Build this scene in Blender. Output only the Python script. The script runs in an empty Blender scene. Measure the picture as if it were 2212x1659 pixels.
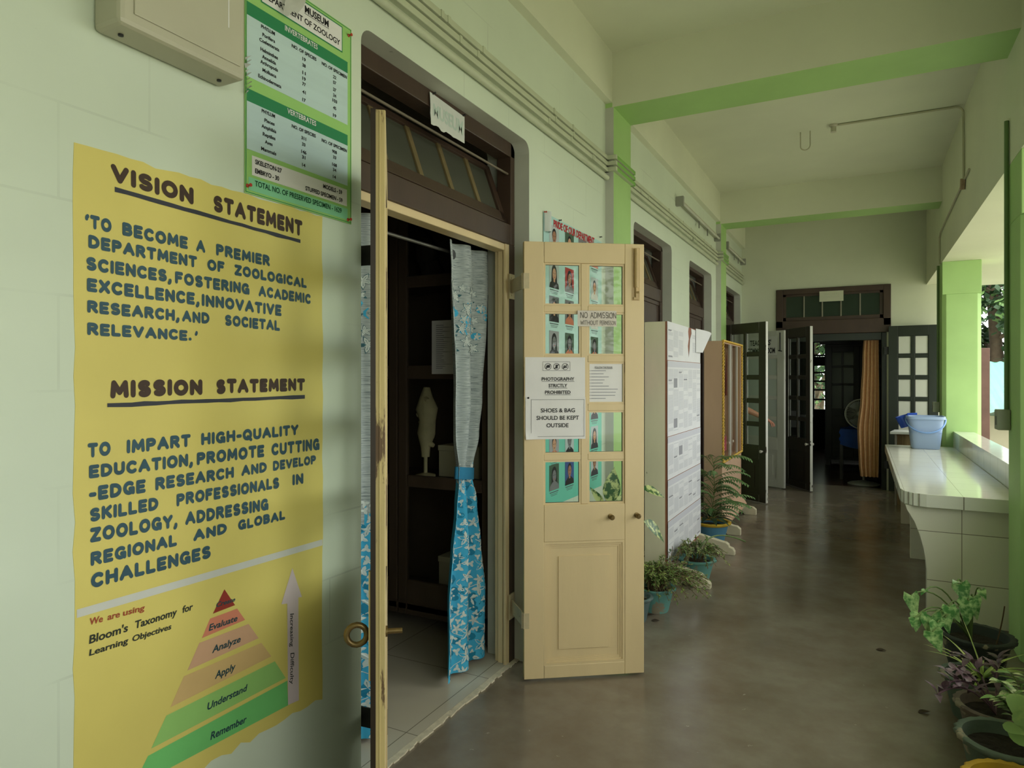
import bpy, bmesh, math, random
from mathutils import Vector, Matrix
random.seed(7)
sc = bpy.context.scene
COL = sc.collection
V3 = Vector
# ---------------------------------------------------------------- camera, sky, exposure
TH = math.atan2(756, 1451); CX, CZ, FPX = 1.55, 1.5, 1451.0
SN, CS = math.sin(TH), math.cos(TH)
cam = bpy.data.cameras.new('camera'); cam.sensor_width = 36; cam.lens = 36*FPX/2212
cam.shift_y = -14.5/2212; cam.clip_start = .05; cam.clip_end = 200
camo = bpy.data.objects.new('camera', cam); COL.objects.link(camo)
camo.location = (CX, 0, CZ); camo.rotation_euler = (math.pi/2, 0, TH)
sc.camera = camo
sc.view_settings.view_transform = 'Standard'; sc.view_settings.look = 'None'
sc.view_settings.gamma = 1; sc.view_settings.use_curve_mapping = False
sc.view_settings.exposure = 1.27
world = bpy.data.worlds.new('overcast_sky'); sc.world = world; world.use_nodes = True
wn = world.node_tree.nodes; wl = world.node_tree.links
bg = wn['Background']; bg.inputs['Strength'].default_value = 2.2
_tc = wn.new('ShaderNodeTexCoord'); _sep = wn.new('ShaderNodeSeparateXYZ'); _rmp = wn.new('ShaderNodeValToRGB')
wl.new(_tc.outputs['Generated'], _sep.inputs[0]); wl.new(_sep.outputs['Z'], _rmp.inputs[0]); wl.new(_rmp.outputs[0], bg.inputs['Color'])
_rmp.color_ramp.elements[0].position = 0.0; _rmp.color_ramp.elements[0].color = (.78, .80, .76, 1)
_rmp.color_ramp.elements[1].position = .6; _rmp.color_ramp.elements[1].color = (.95, .97, .93, 1)
def portal(name, loc, rot, sx, sy):                       # sky portals in the real openings: they give no light of their own
    l = bpy.data.lights.new(name, 'AREA'); l.shape = 'RECTANGLE'; l.size = sx; l.size_y = sy; l.cycles.is_portal = True
    o = bpy.data.objects.new(name, l); COL.objects.link(o); o.location = loc; o.rotation_euler = rot
portal('sky_opening', (2.64, 4.5, 1.82), (0, math.pi/2, 0), 1.76, 11.4)

# ---------------------------------------------------------------- photo pixel -> point on a known plane
def wp(u, v, x=0.0):
    t = (u-1106)/FPX; Z = (CX-x)/(SN-t*CS)
    return V3((x, Z*(CS+t*SN), CZ-(v-815)/FPX*Z))
def ep(u, v, y):
    t = (u-1106)/FPX; Z = y/(CS+t*SN)
    return V3((CX-Z*SN+t*Z*CS, y, CZ-(v-815)/FPX*Z))
def dp(u, v, Z):
    t = (u-1106)/FPX
    return V3((CX-Z*SN+t*Z*CS, Z*CS+t*Z*SN, CZ-(v-815)/FPX*Z))

# ---------------------------------------------------------------- materials
def lin(c):
    r = []
    for k in c[:3]:
        k = k/255.0; r.append(k/12.92 if k <= .04045 else ((k+.055)/1.055)**2.4)
    return (*r, 1.0)
class NT:
    def __init__(s, name):
        s.m = bpy.data.materials.new(name); s.m.use_nodes = True; s.n = s.m.node_tree.nodes; s.l = s.m.node_tree.links
        s.b = s.n['Principled BSDF']
    def node(s, t, **k):
        n = s.n.new(t)
        for a, b in k.items():
            if a in n.inputs: n.inputs[a].default_value = b
            else: setattr(n, a, b)
        return n
    def coord(s, scale=(1, 1, 1), kind='Object'):
        tc = s.node('ShaderNodeTexCoord'); mp = s.node('ShaderNodeMapping'); mp.inputs['Scale'].default_value = scale
        s.l.new(tc.outputs[kind], mp.inputs[0]); return mp.outputs[0]
    def noise(s, co, scale, detail=4, rough=.55):
        n = s.node('ShaderNodeTexNoise'); n.inputs['Scale'].default_value = scale; n.inputs['Detail'].default_value = detail; n.inputs['Roughness'].default_value = rough
        s.l.new(co, n.inputs['Vector']); return n.outputs[0]
    def ramp(s, f, stops):
        r = s.node('ShaderNodeValToRGB'); e = r.color_ramp.elements
        while len(e) < len(stops): e.new(.5)
        for i, (p, c) in enumerate(stops): e[i].position = p; e[i].color = c
        s.l.new(f, r.inputs[0]); return r.outputs[0]
    def mix(s, f, a, b, mode='MIX'):
        x = s.node('ShaderNodeMix', data_type='RGBA', blend_type=mode)
        for sock, val in ((0, f), (6, a), (7, b)):
            if isinstance(val, (int, float)): x.inputs[sock].default_value = val
            elif isinstance(val, tuple): x.inputs[sock].default_value = val
            else: s.l.new(val, x.inputs[sock])
        return x.outputs[2]
    def bump(s, h, strength, dist=.01):
        b = s.node('ShaderNodeBump'); b.inputs['Strength'].default_value = strength; b.inputs['Distance'].default_value = dist
        s.l.new(h, b.inputs['Height']); s.l.new(b.outputs[0], s.b.inputs['Normal'])
def mul(c, k): return tuple(min(1, x*k) for x in c[:3])+(1,)
BW0, BW1 = (0, 0, 0, 1), (1, 1, 1, 1)
MATS = {}
def mat(name, rgb, rough=.6, var=.1, scale=3.0, stretch=(1, 1, 1), bump=0, bscale=60, wear=None, wscale=14, wth=.66, metal=0, spec=.4, sss=0):
    if name in MATS: return MATS[name]
    t = NT(name); c = lin(rgb); co = t.coord(stretch)
    col = t.ramp(t.noise(co, scale), [(.3, mul(c, 1-var)), (.7, mul(c, 1+var))])
    if wear:
        col = t.mix(t.ramp(t.noise(co, wscale, 6, .65), [(wth, BW0), (wth+.03, BW1)]), col, lin(wear))
    t.l.new(col, t.b.inputs['Base Color']); t.b.inputs['Roughness'].default_value = rough
    t.b.inputs['Metallic'].default_value = metal; t.b.inputs['Specular IOR Level'].default_value = spec
    if bump: t.bump(t.noise(co, bscale, 3), bump)
    MATS[name] = t.m; return t.m
def mat_flat(name, rgb, rough=.7, spec=.2):
    if name in MATS: return MATS[name]
    t = NT(name); t.b.inputs['Base Color'].default_value = lin(rgb); t.b.inputs['Roughness'].default_value = rough; t.b.inputs['Specular IOR Level'].default_value = spec
    MATS[name] = t.m; return t.m
def mat_glass(name, tint=(250, 253, 250), refl=.5, rough=.02, edge=.9):
    t = NT(name); out = t.n['Material Output']; t.n.remove(t.b)
    tr = t.node('ShaderNodeBsdfTransparent'); tr.inputs[0].default_value = lin(tint)
    gl = t.node('ShaderNodeBsdfGlossy'); gl.inputs['Roughness'].default_value = rough
    lw = t.node('ShaderNodeLayerWeight'); pw = t.node('ShaderNodeMath', operation='POWER'); pw.inputs[1].default_value = 4
    mx = t.node('ShaderNodeMixShader'); ma = t.node('ShaderNodeMath', operation='MULTIPLY_ADD'); ma.inputs[1].default_value = edge; ma.inputs[2].default_value = .022*refl
    t.l.new(lw.outputs['Facing'], pw.inputs[0]); t.l.new(pw.outputs[0], ma.inputs[0]); t.l.new(ma.outputs[0], mx.inputs[0]); t.l.new(tr.outputs[0], mx.inputs[1]); t.l.new(gl.outputs[0], mx.inputs[2])
    t.l.new(mx.outputs[0], out.inputs[0]); MATS[name] = t.m; return t.m
def mat_wall(name, rgb, joints=True, var=.05):
    t = NT(name); co = t.coord(); c = lin(rgb)
    col = t.ramp(t.noise(co, 1.3, 5), [(.3, mul(c, 1-var)), (.7, mul(c, 1+var))])
    col = t.mix(t.ramp(t.noise(co, 26, 6, .7), [(.70, BW0), (.74, (.35, .35, .35, 1))]), col, mul(c, .72))
    h = t.noise(co, 8, 5)
    if joints:
        cz = t.node('ShaderNodeTexCoord'); sp = t.node('ShaderNodeSeparateXYZ'); cb = t.node('ShaderNodeCombineXYZ')
        t.l.new(cz.outputs['Object'], sp.inputs[0]); t.l.new(sp.outputs['Y'], cb.inputs['X']); t.l.new(sp.outputs['Z'], cb.inputs['Y'])
        br = t.node('ShaderNodeTexBrick'); br.inputs['Scale'].default_value = 1; br.inputs['Brick Width'].default_value = .42; br.inputs['Row Height'].default_value = .21
        br.inputs['Mortar Size'].default_value = .0035; br.inputs['Mortar Smooth'].default_value = .3
        t.l.new(cb.outputs[0], br.inputs['Vector'])
        f = t.node('ShaderNodeMath', operation='MULTIPLY'); t.l.new(br.outputs['Fac'], f.inputs[0])
        t.l.new(t.ramp(t.noise(co, 1.7, 2), [(.48, BW0), (.62, (.4, .4, .4, 1))]), f.inputs[1])
        col = t.mix(f.outputs[0], col, mul(c, .62))
    t.l.new(col, t.b.inputs['Base Color']); t.b.inputs['Roughness'].default_value = .55; t.b.inputs['Specular IOR Level'].default_value = .3
    t.bump(h, .12, .01); MATS[name] = t.m; return t.m
def mat_floor(name):
    t = NT(name); co = t.coord()
    n1 = t.noise(co, 1.5, 7, .62); n2 = t.noise(co, 5.5, 6, .6)
    col = t.ramp(n1, [(.25, lin((106, 95, 82))), (.5, lin((126, 117, 103))), (.75, lin((144, 137, 123)))])
    col = t.mix(t.ramp(n2, [(.4, BW0), (.8, (.5, .5, .5, 1))]), col, lin((104, 86, 68)))
    vo = t.node('ShaderNodeTexVoronoi'); vo.inputs['Scale'].default_value = 7; t.l.new(t.mix(.25, co, t.noise(co, 9)), vo.inputs['Vector'])
    col = t.mix(t.ramp(vo.outputs['Distance'], [(.02, (.6, .6, .6, 1)), (.045, BW0)]), col, lin((178, 173, 160)))
    t.l.new(col, t.b.inputs['Base Color'])
    t.l.new(t.ramp(n1, [(.3, (.16, .16, .16, 1)), (.7, (.27, .27, .27, 1))]), t.b.inputs['Roughness']); t.b.inputs['Specular IOR Level'].default_value = .55
    t.bump(t.noise(co, 9, 4), .12, .012); MATS[name] = t.m; return t.m
def mat_tile(name, rgb, size, grout, axes='XY', off=(0, 0), rough=.12, gw=.004):
    t = NT(name); cz = t.node('ShaderNodeTexCoord'); sp = t.node('ShaderNodeSeparateXYZ'); cb = t.node('ShaderNodeCombineXYZ'); mp = t.node('ShaderNodeMapping')
    t.l.new(cz.outputs['Object'], sp.inputs[0]); t.l.new(sp.outputs[axes[0]], cb.inputs['X']); t.l.new(sp.outputs[axes[1]], cb.inputs['Y'])
    mp.inputs['Location'].default_value = (off[0], off[1], 0); t.l.new(cb.outputs[0], mp.inputs[0])
    br = t.node('ShaderNodeTexBrick', offset=0.0); br.inputs['Scale'].default_value = 1; br.inputs['Brick Width'].default_value = size; br.inputs['Row Height'].default_value = size
    br.inputs['Mortar Size'].default_value = gw/2; br.inputs['Mortar Smooth'].default_value = .1
    br.inputs['Color1'].default_value = lin(rgb); br.inputs['Color2'].default_value = mul(lin(rgb), .95); br.inputs['Mortar'].default_value = lin(grout)
    t.l.new(mp.outputs[0], br.inputs['Vector']); t.l.new(br.outputs['Color'], t.b.inputs['Base Color'])
    t.b.inputs['Roughness'].default_value = rough; MATS[name] = t.m; return t.m

WALL = mat_wall('mint wall paint', (210, 220, 200))
WALLP = mat_wall('end wall paint', (212, 216, 192), joints=False)
REVEAL = mat('reveal paint', (192, 194, 182), .6, .07, 4, wear=(150, 152, 140), wscale=9, wth=.7)
CEIL = mat('ceiling paint', (218, 221, 196), .75, .05, 1.2)
GREEN = mat('apple green paint', (166, 202, 128), .5, .07, 2)
FLOOR = mat_floor('polished cement')
TILEF = mat_tile('museum floor tile', (196, 188, 170), .6, (120, 112, 98), 'XY', (.15, .1), .25)
TILEW_T = mat_tile('white counter tile', (234, 234, 220), .3, (178, 176, 160), 'XY', (.013, .2), .1, .003)
TILEW_Z = mat_tile('white panel tile', (230, 228, 210), .3, (128, 122, 106), 'XZ', (.013, .05), .15)
TILEW_Y = mat_tile('white upstand tile', (226, 228, 214), .3, (150, 148, 134), 'YZ', (0, .16), .12)
BROWN = mat('dark brown paint', (68, 52, 42), .45, .18, 5, (1, 1, .3), .1, 30, wear=(120, 100, 80), wscale=22, wth=.74)
DKGREEN = mat('blackish green paint', (40, 46, 40), .4, .15, 5, (1, 1, .4))
DKBROWN = mat('blackish brown paint', (50, 40, 32), .4, .15, 5, (1, 1, .4), wear=(140, 130, 118), wscale=30, wth=.78)
CREAM = mat('cream door paint', (216, 194, 150), .45, .06, 4, (1, 1, .25), .06, 40, wear=(150, 118, 82), wscale=24, wth=.76)
CREAMW = mat('worn cream edge paint', (196, 176, 122), .6, .15, 10, (1, 1, .2), .3, 25, wear=(104, 82, 58), wscale=12, wth=.54)
WHITED = mat('old white door paint', (196, 198, 186), .5, .08, 4, (1, 1, .3), wear=(110, 104, 92), wscale=20, wth=.72)
WHITEEDGE = mat('chipped white edge', (205, 205, 196), .5, .1, 6, (1, 1, .3), wear=(60, 52, 44), wscale=18, wth=.62)
GLASS = mat_glass('window glass', refl=.75)
GLASSD = mat_glass('dusty glass', (92, 98, 88), .8, .12)
def _dusty(m):
    n, l = m.node_tree.nodes, m.node_tree.links; out = n['Material Output']; src = out.inputs[0].links[0].from_socket
    d = n.new('ShaderNodeBsdfDiffuse'); d.inputs[0].default_value = lin((104, 106, 92)); x = n.new('ShaderNodeMixShader'); x.inputs[0].default_value = .5
    l.new(src, x.inputs[1]); l.new(d.outputs[0], x.inputs[2]); l.new(x.outputs[0], out.inputs[0])
_dusty(GLASSD)
GLASSC = mat_glass('cabinet glass', (244, 246, 244), .6, .02, .3)
PAPER = mat('white paper', (226, 224, 222), .7, .03, 8, bump=.05, bscale=8)
PAPERO = mat('old paper', (214, 206, 196), .7, .05, 8)
BLACK = mat_flat('black ink', (34, 34, 36))
GREYINK = mat_flat('grey ink', (150, 150, 156))
STEEL = mat('grey steel', (150, 150, 142), .4, .08, 10, metal=.6)
BRASS = mat('dull brass', (120, 100, 62), .4, .2, 20, metal=.7)
IRON = mat('black iron', (40, 40, 40), .5, .1, 10)
EMPTYDARK = mat('dim room plaster', (196, 190, 172), .9)

# ---------------------------------------------------------------- objects
BASE = {}
def props(o, label=None, cat=None, group=None, kind=None):
    if label: o['label'] = label
    if cat: o['category'] = cat
    if group: o['group'] = group
    if kind: o['kind'] = kind
    return o
def thing(name, label, cat, loc=(0, 0, 0), rz=0, group=None, kind=None):
    o = bpy.data.objects.new(name, None); COL.objects.link(o); o.empty_display_size = .1
    o.location = loc; o.rotation_euler = (0, 0, rz); BASE[o] = Matrix.Translation(loc) @ Matrix.Rotation(rz, 4, 'Z')
    return props(o, label, cat, group, kind)
class MB:
    def __init__(s): s.v = []; s.f = []; s.m = []
    def add(s, pts, faces, mi=0):
        b = len(s.v); s.v += [V3(p) for p in pts]; s.f += [tuple(b+i for i in f) for f in faces]; s.m += [mi]*len(faces); return s
    def poly(s, pts, mi=0): return s.add(pts, [tuple(range(len(pts)))], mi)
    def box(s, a, b, mi=0, sel=None):
        x0, y0, z0 = a; x1, y1, z1 = b
        x0, x1 = min(x0, x1), max(x0, x1); y0, y1 = min(y0, y1), max(y0, y1); z0, z1 = min(z0, z1), max(z0, z1)
        p = [(x0, y0, z0), (x1, y0, z0), (x1, y1, z0), (x0, y1, z0), (x0, y0, z1), (x1, y0, z1), (x1, y1, z1), (x0, y1, z1)]
        fs = {'-z': (3, 2, 1, 0), '+z': (4, 5, 6, 7), '-y': (0, 1, 5, 4), '+x': (1, 2, 6, 5), '+y': (2, 3, 7, 6), '-x': (3, 0, 4, 7)}
        n = len(s.v); s.v += [V3(q) for q in p]
        for k, f in fs.items(): s.f.append(tuple(n+i for i in f)); s.m.append((sel or {}).get(k, mi))
        return s
    def obox(s, c, ax, ay, az, mi=0):      # centre and half-axes
        c, ax, ay, az = map(V3, (c, ax, ay, az)); p = [c+i*ax+j*ay+k*az for k in (-1, 1) for j in (-1, 1) for i in (-1, 1)]
        return s.add(p, [(0, 2, 3, 1), (4, 5, 7, 6), (0, 1, 5, 4), (1, 3, 7, 5), (3, 2, 6, 7), (2, 0, 4, 6)], mi)
    def prism(s, pts, d, mi=0, side=None):  # polygon pts extruded by vector d
        n = len(pts); d = V3(d); P = [V3(p) for p in pts]; b = len(s.v); s.v += P+[p+d for p in P]
        s.f.append(tuple(b+i for i in range(n))[::-1]); s.f.append(tuple(b+n+i for i in range(n))); s.m += [mi, mi]
        for i in range(n):
            j = (i+1) % n; s.f.append((b+i, b+j, b+n+j, b+n+i)); s.m.append(mi if side is None else side)
        return s
    def tube(s, pts, r, n=8, mi=0, cap=True):
        P = [V3(p) for p in pts]; R = r if isinstance(r, (list, tuple)) else [r]*len(P); b = len(s.v); up = None
        for i, p in enumerate(P):
            d = (P[min(i+1, len(P)-1)]-P[max(i-1, 0)])
            d = d.normalized() if d.length > 1e-9 else V3((0, 0, 1))
            if up is None: up = V3((0, 0, 1)) if abs(d.z) < .9 else V3((1, 0, 0))
            a = d.cross(up)
            a = a.normalized() if a.length > 1e-6 else d.orthogonal().normalized()
            c = a.cross(d).normalized(); up = c
            for k in range(n):
                q = 2*math.pi*k/n; s.v.append(p+R[i]*(math.cos(q)*a+math.sin(q)*c))
        for i in range(len(P)-1):
            for k in range(n):
                k2 = (k+1) % n; s.f.append((b+i*n+k, b+i*n+k2, b+(i+1)*n+k2, b+(i+1)*n+k)); s.m.append(mi)
        if cap:
            s.f.append(tuple(b+k for k in range(n))[::-1]); s.f.append(tuple(b+(len(P)-1)*n+k for k in range(n))); s.m += [mi, mi]
        return s
    def lathe(s, prof, c=(0, 0, 0), n=28, mi=0, axis=None, wave=None):  # prof: (r, z)
        c = V3(c); M = axis.to_3x3() if axis is not None else Matrix.Identity(3); b = len(s.v)
        for i, (r, z) in enumerate(prof):
            for k in range(n):
                q = 2*math.pi*k/n; rr = r
                if wave and i in wave[0]: rr = r+wave[1]*math.cos(wave[2]*q)
                s.v.append(c+M @ V3((rr*math.cos(q), rr*math.sin(q), z)))
        for i in range(len(prof)-1):
            for k in range(n):
                k2 = (k+1) % n; s.f.append((b+i*n+k, b+i*n+k2, b+(i+1)*n+k2, b+(i+1)*n+k)); s.m.append(mi)
        return s
    def grid(s, fn, nu, nv, mi=0):
        b = len(s.v)
        for j in range(nv+1):
            for i in range(nu+1): s.v.append(V3(fn(i/nu, j/nv)))
        for j in range(nv):
            for i in range(nu):
                a = b+j*(nu+1)+i; s.f.append((a, a+1, a+nu+2, a+nu+1)); s.m.append(mi)
        return s
    def quadtext(s, text, bl, br, tl, tr, mi=0, font='print', bold=.0, th=.17):
        vs, fs = (stroke_text(text, th) if font == 'brush' else print_text(text, bold))
        bl, br, tl, tr = map(V3, (bl, br, tl, tr))
        P = [(bl*(1-x)+br*x)*(1-y)+(tl*(1-x)+tr*x)*y for x, y in vs]
        if font == 'brush':                      # every brush stroke lies a hair over the one before it
            n = (br-bl).cross(tl-bl).normalized()
            for k, f in enumerate(fs):
                for i in f: P[i] = P[i]+n*(4e-6*k)
        return s.add(P, fs, mi)
    def build(s, name, mats, parent=None, smooth=None, bevel=0, local=False, **pr):
        me = bpy.data.meshes.new(name); vs = s.v; loc = None
        if parent is not None:
            if not local:
                inv = BASE[parent].inverted(); vs = [inv @ p for p in vs]
        elif pr.get('kind') != 'structure' and vs:
            lo = [min(p[i] for p in vs) for i in range(3)]; hi = [max(p[i] for p in vs) for i in range(3)]
            loc = V3(((lo[0]+hi[0])/2, (lo[1]+hi[1])/2, lo[2])); vs = [p-loc for p in vs]
        me.from_pydata([tuple(p) for p in vs], [], s.f); me.validate(clean_customdata=False)
        for m in (mats if isinstance(mats, (list, tuple)) else [mats]): me.materials.append(m)
        if len(me.polygons) == len(s.m): me.polygons.foreach_set('material_index', s.m)
        o = bpy.data.objects.new(name, me); COL.objects.link(o)
        if loc is not None: o.location = loc
        if parent is not None: o.parent = parent; BASE[o] = BASE[parent]
        else: BASE[o] = Matrix.Translation(loc) if loc is not None else Matrix.Identity(4)
        if smooth is not None:
            me.polygons.foreach_set('use_smooth', [True]*len(me.polygons))
            if smooth > 0: me.set_sharp_from_angle(angle=math.radians(smooth))
        if bevel:
            md = o.modifiers.new('bevel', 'BEVEL'); md.width = bevel; md.segments = 2; md.limit_method = 'ANGLE'; md.angle_limit = math.radians(40)
        me.update(); return props(o, **pr)
def struct(mb, name, mats, parent=None, **k): return mb.build(name, mats, parent, kind='structure', **k)

# ---------------------------------------------------------------- lettering
_pt = {}
def print_text(text, bold=0.0):
    key = (text, bold)
    if key not in _pt:
        def get(t):
            cu = bpy.data.curves.new('lettering_tmp', 'FONT'); cu.body = t; cu.size = 1; cu.offset = bold; cu.resolution_u = 3; cu.fill_mode = 'FRONT'
            o = bpy.data.objects.new('lettering_tmp', cu); COL.objects.link(o); bpy.context.view_layer.update()
            me = bpy.data.meshes.new_from_object(o.evaluated_get(bpy.context.evaluated_depsgraph_get()))
            vs = [(p.co.x, p.co.y) for p in me.vertices]; fs = [tuple(p.vertices) for p in me.polygons]
            bpy.data.objects.remove(o); bpy.data.curves.remove(cu); bpy.data.meshes.remove(me); return vs, fs
        if 'H' not in _pt: hv, _ = get('H'); _pt['H'] = max(y for x, y in hv)-min(y for x, y in hv)
        vs, fs = get(text); x0 = min(x for x, y in vs); x1 = max(x for x, y in vs)
        _pt[key] = ([((x-x0)/(x1-x0), y/_pt['H']) for x, y in vs], fs)
    return _pt[key]
def _arc(cx, cy, rx, ry, a0, a1, n=10): return [(cx+rx*math.cos(math.radians(a0+(a1-a0)*i/n)), cy+ry*math.sin(math.radians(a0+(a1-a0)*i/n))) for i in range(n+1)]
GL = {
 'A': (.8, [[(0, 0), (.4, 1), (.8, 0)], [(.17, .36), (.63, .36)]]), 'B': (.62, [[(0, 0), (0, 1)], [(0, 1)]+_arc(.3, .76, .27, .24, 90, -90)+[(0, .52)], [(0, .52)]+_arc(.34, .26, .28, .26, 90, -90)+[(0, 0)]]),
 'C': (.68, [_arc(.38, .5, .38, .5, 48, 312, 16)]), 'D': (.68, [[(0, 0), (0, 1)]+_arc(.2, .5, .48, .5, 90, -90, 14)+[(0, 0)]]),
 'E': (.55, [[(.55, 1), (0, 1), (0, 0), (.55, 0)], [(0, .5), (.48, .5)]]), 'F': (.55, [[(.55, 1), (0, 1), (0, 0)], [(0, .52), (.45, .52)]]),
 'G': (.72, [_arc(.38, .5, .38, .5, 50, 330, 16)+[(.72, .42), (.46, .42)], [(.72, .42), (.72, 0)]]), 'H': (.66, [[(0, 0), (0, 1)], [(.66, 0), (.66, 1)], [(0, .5), (.66, .5)]]),
 'I': (.0, [[(0, 0), (0, 1)]]), 'K': (.62, [[(0, 0), (0, 1)], [(.6, 1), (0, .42)], [(.2, .58), (.62, 0)]]), 'L': (.52, [[(0, 1), (0, 0), (.52, 0)]]),
 'M': (.86, [[(0, 0), (.06, 1), (.43, .25), (.8, 1), (.86, 0)]]), 'N': (.66, [[(0, 0), (0, 1), (.66, 0), (.66, 1)]]), 'O': (.78, [_arc(.39, .5, .39, .5, 0, 360, 22)]),
 'P': (.6, [[(0, 0), (0, 1)]+_arc(.32, .74, .28, .26, 90, -90)+[(0, .48)]]), 'Q': (.8, [_arc(.39, .5, .39, .5, 0, 360, 22), [(.45, .25), (.8, -.15)]]),
 'R': (.64, [[(0, 0), (0, 1)]+_arc(.32, .75, .28, .25, 90, -90)+[(0, .5)], [(.28, .5), (.64, 0)]]),
 'S': (.6, [_arc(.31, .75, .28, .25, 40, 270, 12)+_arc(.3, .25, .3, .25, 90, -140, 12)]), 'T': (.66, [[(0, 1), (.66, 1)], [(.33, 1), (.33, 0)]]),
 'U': (.66, [[(0, 1), (0, .33)]+_arc(.33, .33, .33, .33, 180, 360)+[(.66, 1)]]), 'V': (.74, [[(0, 1), (.37, 0), (.74, 1)]]), 'W': (.95, [[(0, 1), (.22, 0), (.475, .8), (.73, 0), (.95, 1)]]),
 'X': (.64, [[(0, 0), (.64, 1)], [(0, 1), (.64, 0)]]), 'Y': (.7, [[(0, 1), (.35, .48), (.7, 1)], [(.35, .48), (.35, 0)]]), 'Z': (.64, [[(0, 1), (.64, 1), (0, 0), (.64, 0)]]),
 ',': (.08, [[(.08, .06), (.06, -.12), (-.02, -.24)]]), '.': (.02, [[(0, .04), (.02, .04)]]), '-': (.3, [[(0, .42), (.3, .42)]]), "'": (.06, [[(.08, 1), (.07, .86), (0, .74)]]), '`': (.06, [[(0, .74), (.02, .9), (.1, 1)]]), ' ': (.35, [])}
def stroke_text(text, th=.17):
    vs, fs = [], []; r = th/2; x = r; rnd = random.Random(text)
    def disc(c):
        b = len(vs); vs.extend((c[0]+r*math.cos(a*math.pi/5), c[1]+r*math.sin(a*math.pi/5)) for a in range(10)); fs.append(tuple(range(b, b+10)))
    for ch in text:
        w, st = GL[ch]
        dy = rnd.uniform(-.02, .02) if ch.isalpha() else 0
        for pl in st:
            P = [(x+a, r+b*(1-2*r)+dy) for a, b in pl]
            for q in P: disc(q)
            for (ax, ay), (bx, by) in zip(P, P[1:]):
                d = math.hypot(bx-ax, by-ay)
                if d < 1e-6: continue
                nx, ny = -(by-ay)/d*r, (bx-ax)/d*r; b = len(vs)
                vs.extend([(ax-nx, ay-ny), (bx-nx, by-ny), (bx+nx, by+ny), (ax+nx, ay+ny)]); fs.append((b, b+1, b+2, b+3))
        x += w+th+.13
    x -= .13+r; W = x+0
    return [(a/W, b) for a, b in vs], fs
# ================================================================= the setting
WT = .25
OPEN = [(1.835, 3.17, 2.73), (4.99, 6.15, 2.70), (6.86, 7.99, 2.69), (8.75, 10.07, 2.68)]
m = MB(); y = -1.2
rv = {'-y': 1, '+y': 1, '-z': 1, '+z': 0}
for (a, b, t) in OPEN:
    m.box((-WT, y, 0), (0, a, 3.70), 0, rv); m.box((-WT, a, t), (0, b, 3.70), 0, rv)
    for (yy, sg) in ((a, 1), (b, -1)):       # rounded upper corners of each reveal
        R = .055; pts = [(0, yy, t)]+[(0, yy+sg*(R-R*math.cos(q)), t-R+R*math.sin(q)) for q in [i*math.pi/12 for i in range(7)]]
        m.prism(pts, (-WT, 0, 0), 0, 1)
    y = b
m.box((-WT, y, 0), (0, 10.2, 3.70), 0, rv)
struct(m, 'wall_left', [WALL, REVEAL], label='mint green masonry wall of the verandah with four doorways')
m = MB(); m.box((0, -1.2, 3.36), (.05, 10.2, 3.70)); struct(m, 'trim_1', CEIL, label='shallow longitudinal beam along the top of the left wall')
m = MB(); m.box((-.3, -1.4, 3.70), (2.62, 10.4, 3.85)); struct(m, 'ceiling', CEIL, label='cream verandah ceiling')
for i, (a, b) in enumerate(((4.35, 4.73), (8.26, 8.60))):
    m = MB(); m.box((.05, a, 3.33), (2.29, b, 3.70), 0, {'-z': 1}); m.box((0, a, 3.33), (.05, b, 3.36), 1)
    struct(m, f'trim_{2+i}', [CEIL, GREEN], label=('nearer' if i == 0 else 'farther')+' ceiling cross beam with a green underside')
    m = MB(); m.box((0, a, 0), (.059, b, 3.33), 0, {'+x': 1}); struct(m, f'trim_{4+i}', [REVEAL, GREEN], label=('nearer' if i == 0 else 'farther')+' green faced wall pilaster')
    m = MB(); c = .035; x0, x1 = 2.29, 2.63
    oc = [(x0+c, a, 0), (x1-c, a, 0), (x1, a+c, 0), (x1, b-c, 0), (x1-c, b, 0), (x0+c, b, 0), (x0, b-c, 0), (x0, a+c, 0)]
    m.prism(oc, (0, 0, 2.36)); m.box((x0, a, 2.36), (x1, b, 2.70))
    struct(m, f'trim_{6+i}', GREEN, bevel=.004, label=('near' if i == 0 else 'far')+' apple green verandah column')
m = MB(); m.box((2.29, -1.4, 2.70), (2.64, 10.4, 3.85)); struct(m, 'trim_8', CEIL, label='deep edge beam carried by the green columns')
m = MB(); m.prism([(2.64, -1.4, 2.70), (3.27, -1.4, 2.70), (3.27, -1.4, 2.78), (2.64, -1.4, 2.84)], (0, 12.0, 0)); struct(m, 'trim_9', CEIL, label='sunshade slab outside the edge beam')
for i, (a, b) in enumerate(((-1.2, 4.35), (4.73, 8.26), (8.60, 10.2))):
    m = MB(); m.box((2.386, a, 0), (2.56, b, .90), 0); m.box((2.386, a, .90), (2.565, b, .94), 0, {'+z': 1})
    struct(m, f'wall_parapet_{i+1}', [TILEW_Y, TILEW_T], label='white tiled parapet between the green columns')
m = MB(); m.box((-.08, -1.2, -.2), (2.7, 10.35, 0)); struct(m, 'floor', FLOOR, label='polished grey brown cement floor of the verandah')
m = MB(); m.box((-4.2, -.5, -.2), (-.08, 5.6, .006)); struct(m, 'floor_museum', TILEF, label='cream tiled floor inside the museum doorway')
m = MB(); rr = random.Random(3)
pts = [(-.082, 1.83+i*(1.34/40), 0) for i in range(41)]
for i in range(40):
    w0 = .008+.012*rr.random(); a = pts[i]; b = pts[i+1]
    m.prism([(-.09, a[1], .0005), (-.075+w0, a[1], .0005), (-.075+w0*rr.uniform(.6, 1.2), b[1], .0005), (-.09, b[1], .0005)], (0, 0, .007))
struct(m, 'trim_10', mat('broken tile edge', (206, 196, 172), .7, .12, 30, bump=.3), label='chipped cream tile edge of the museum threshold')
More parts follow.
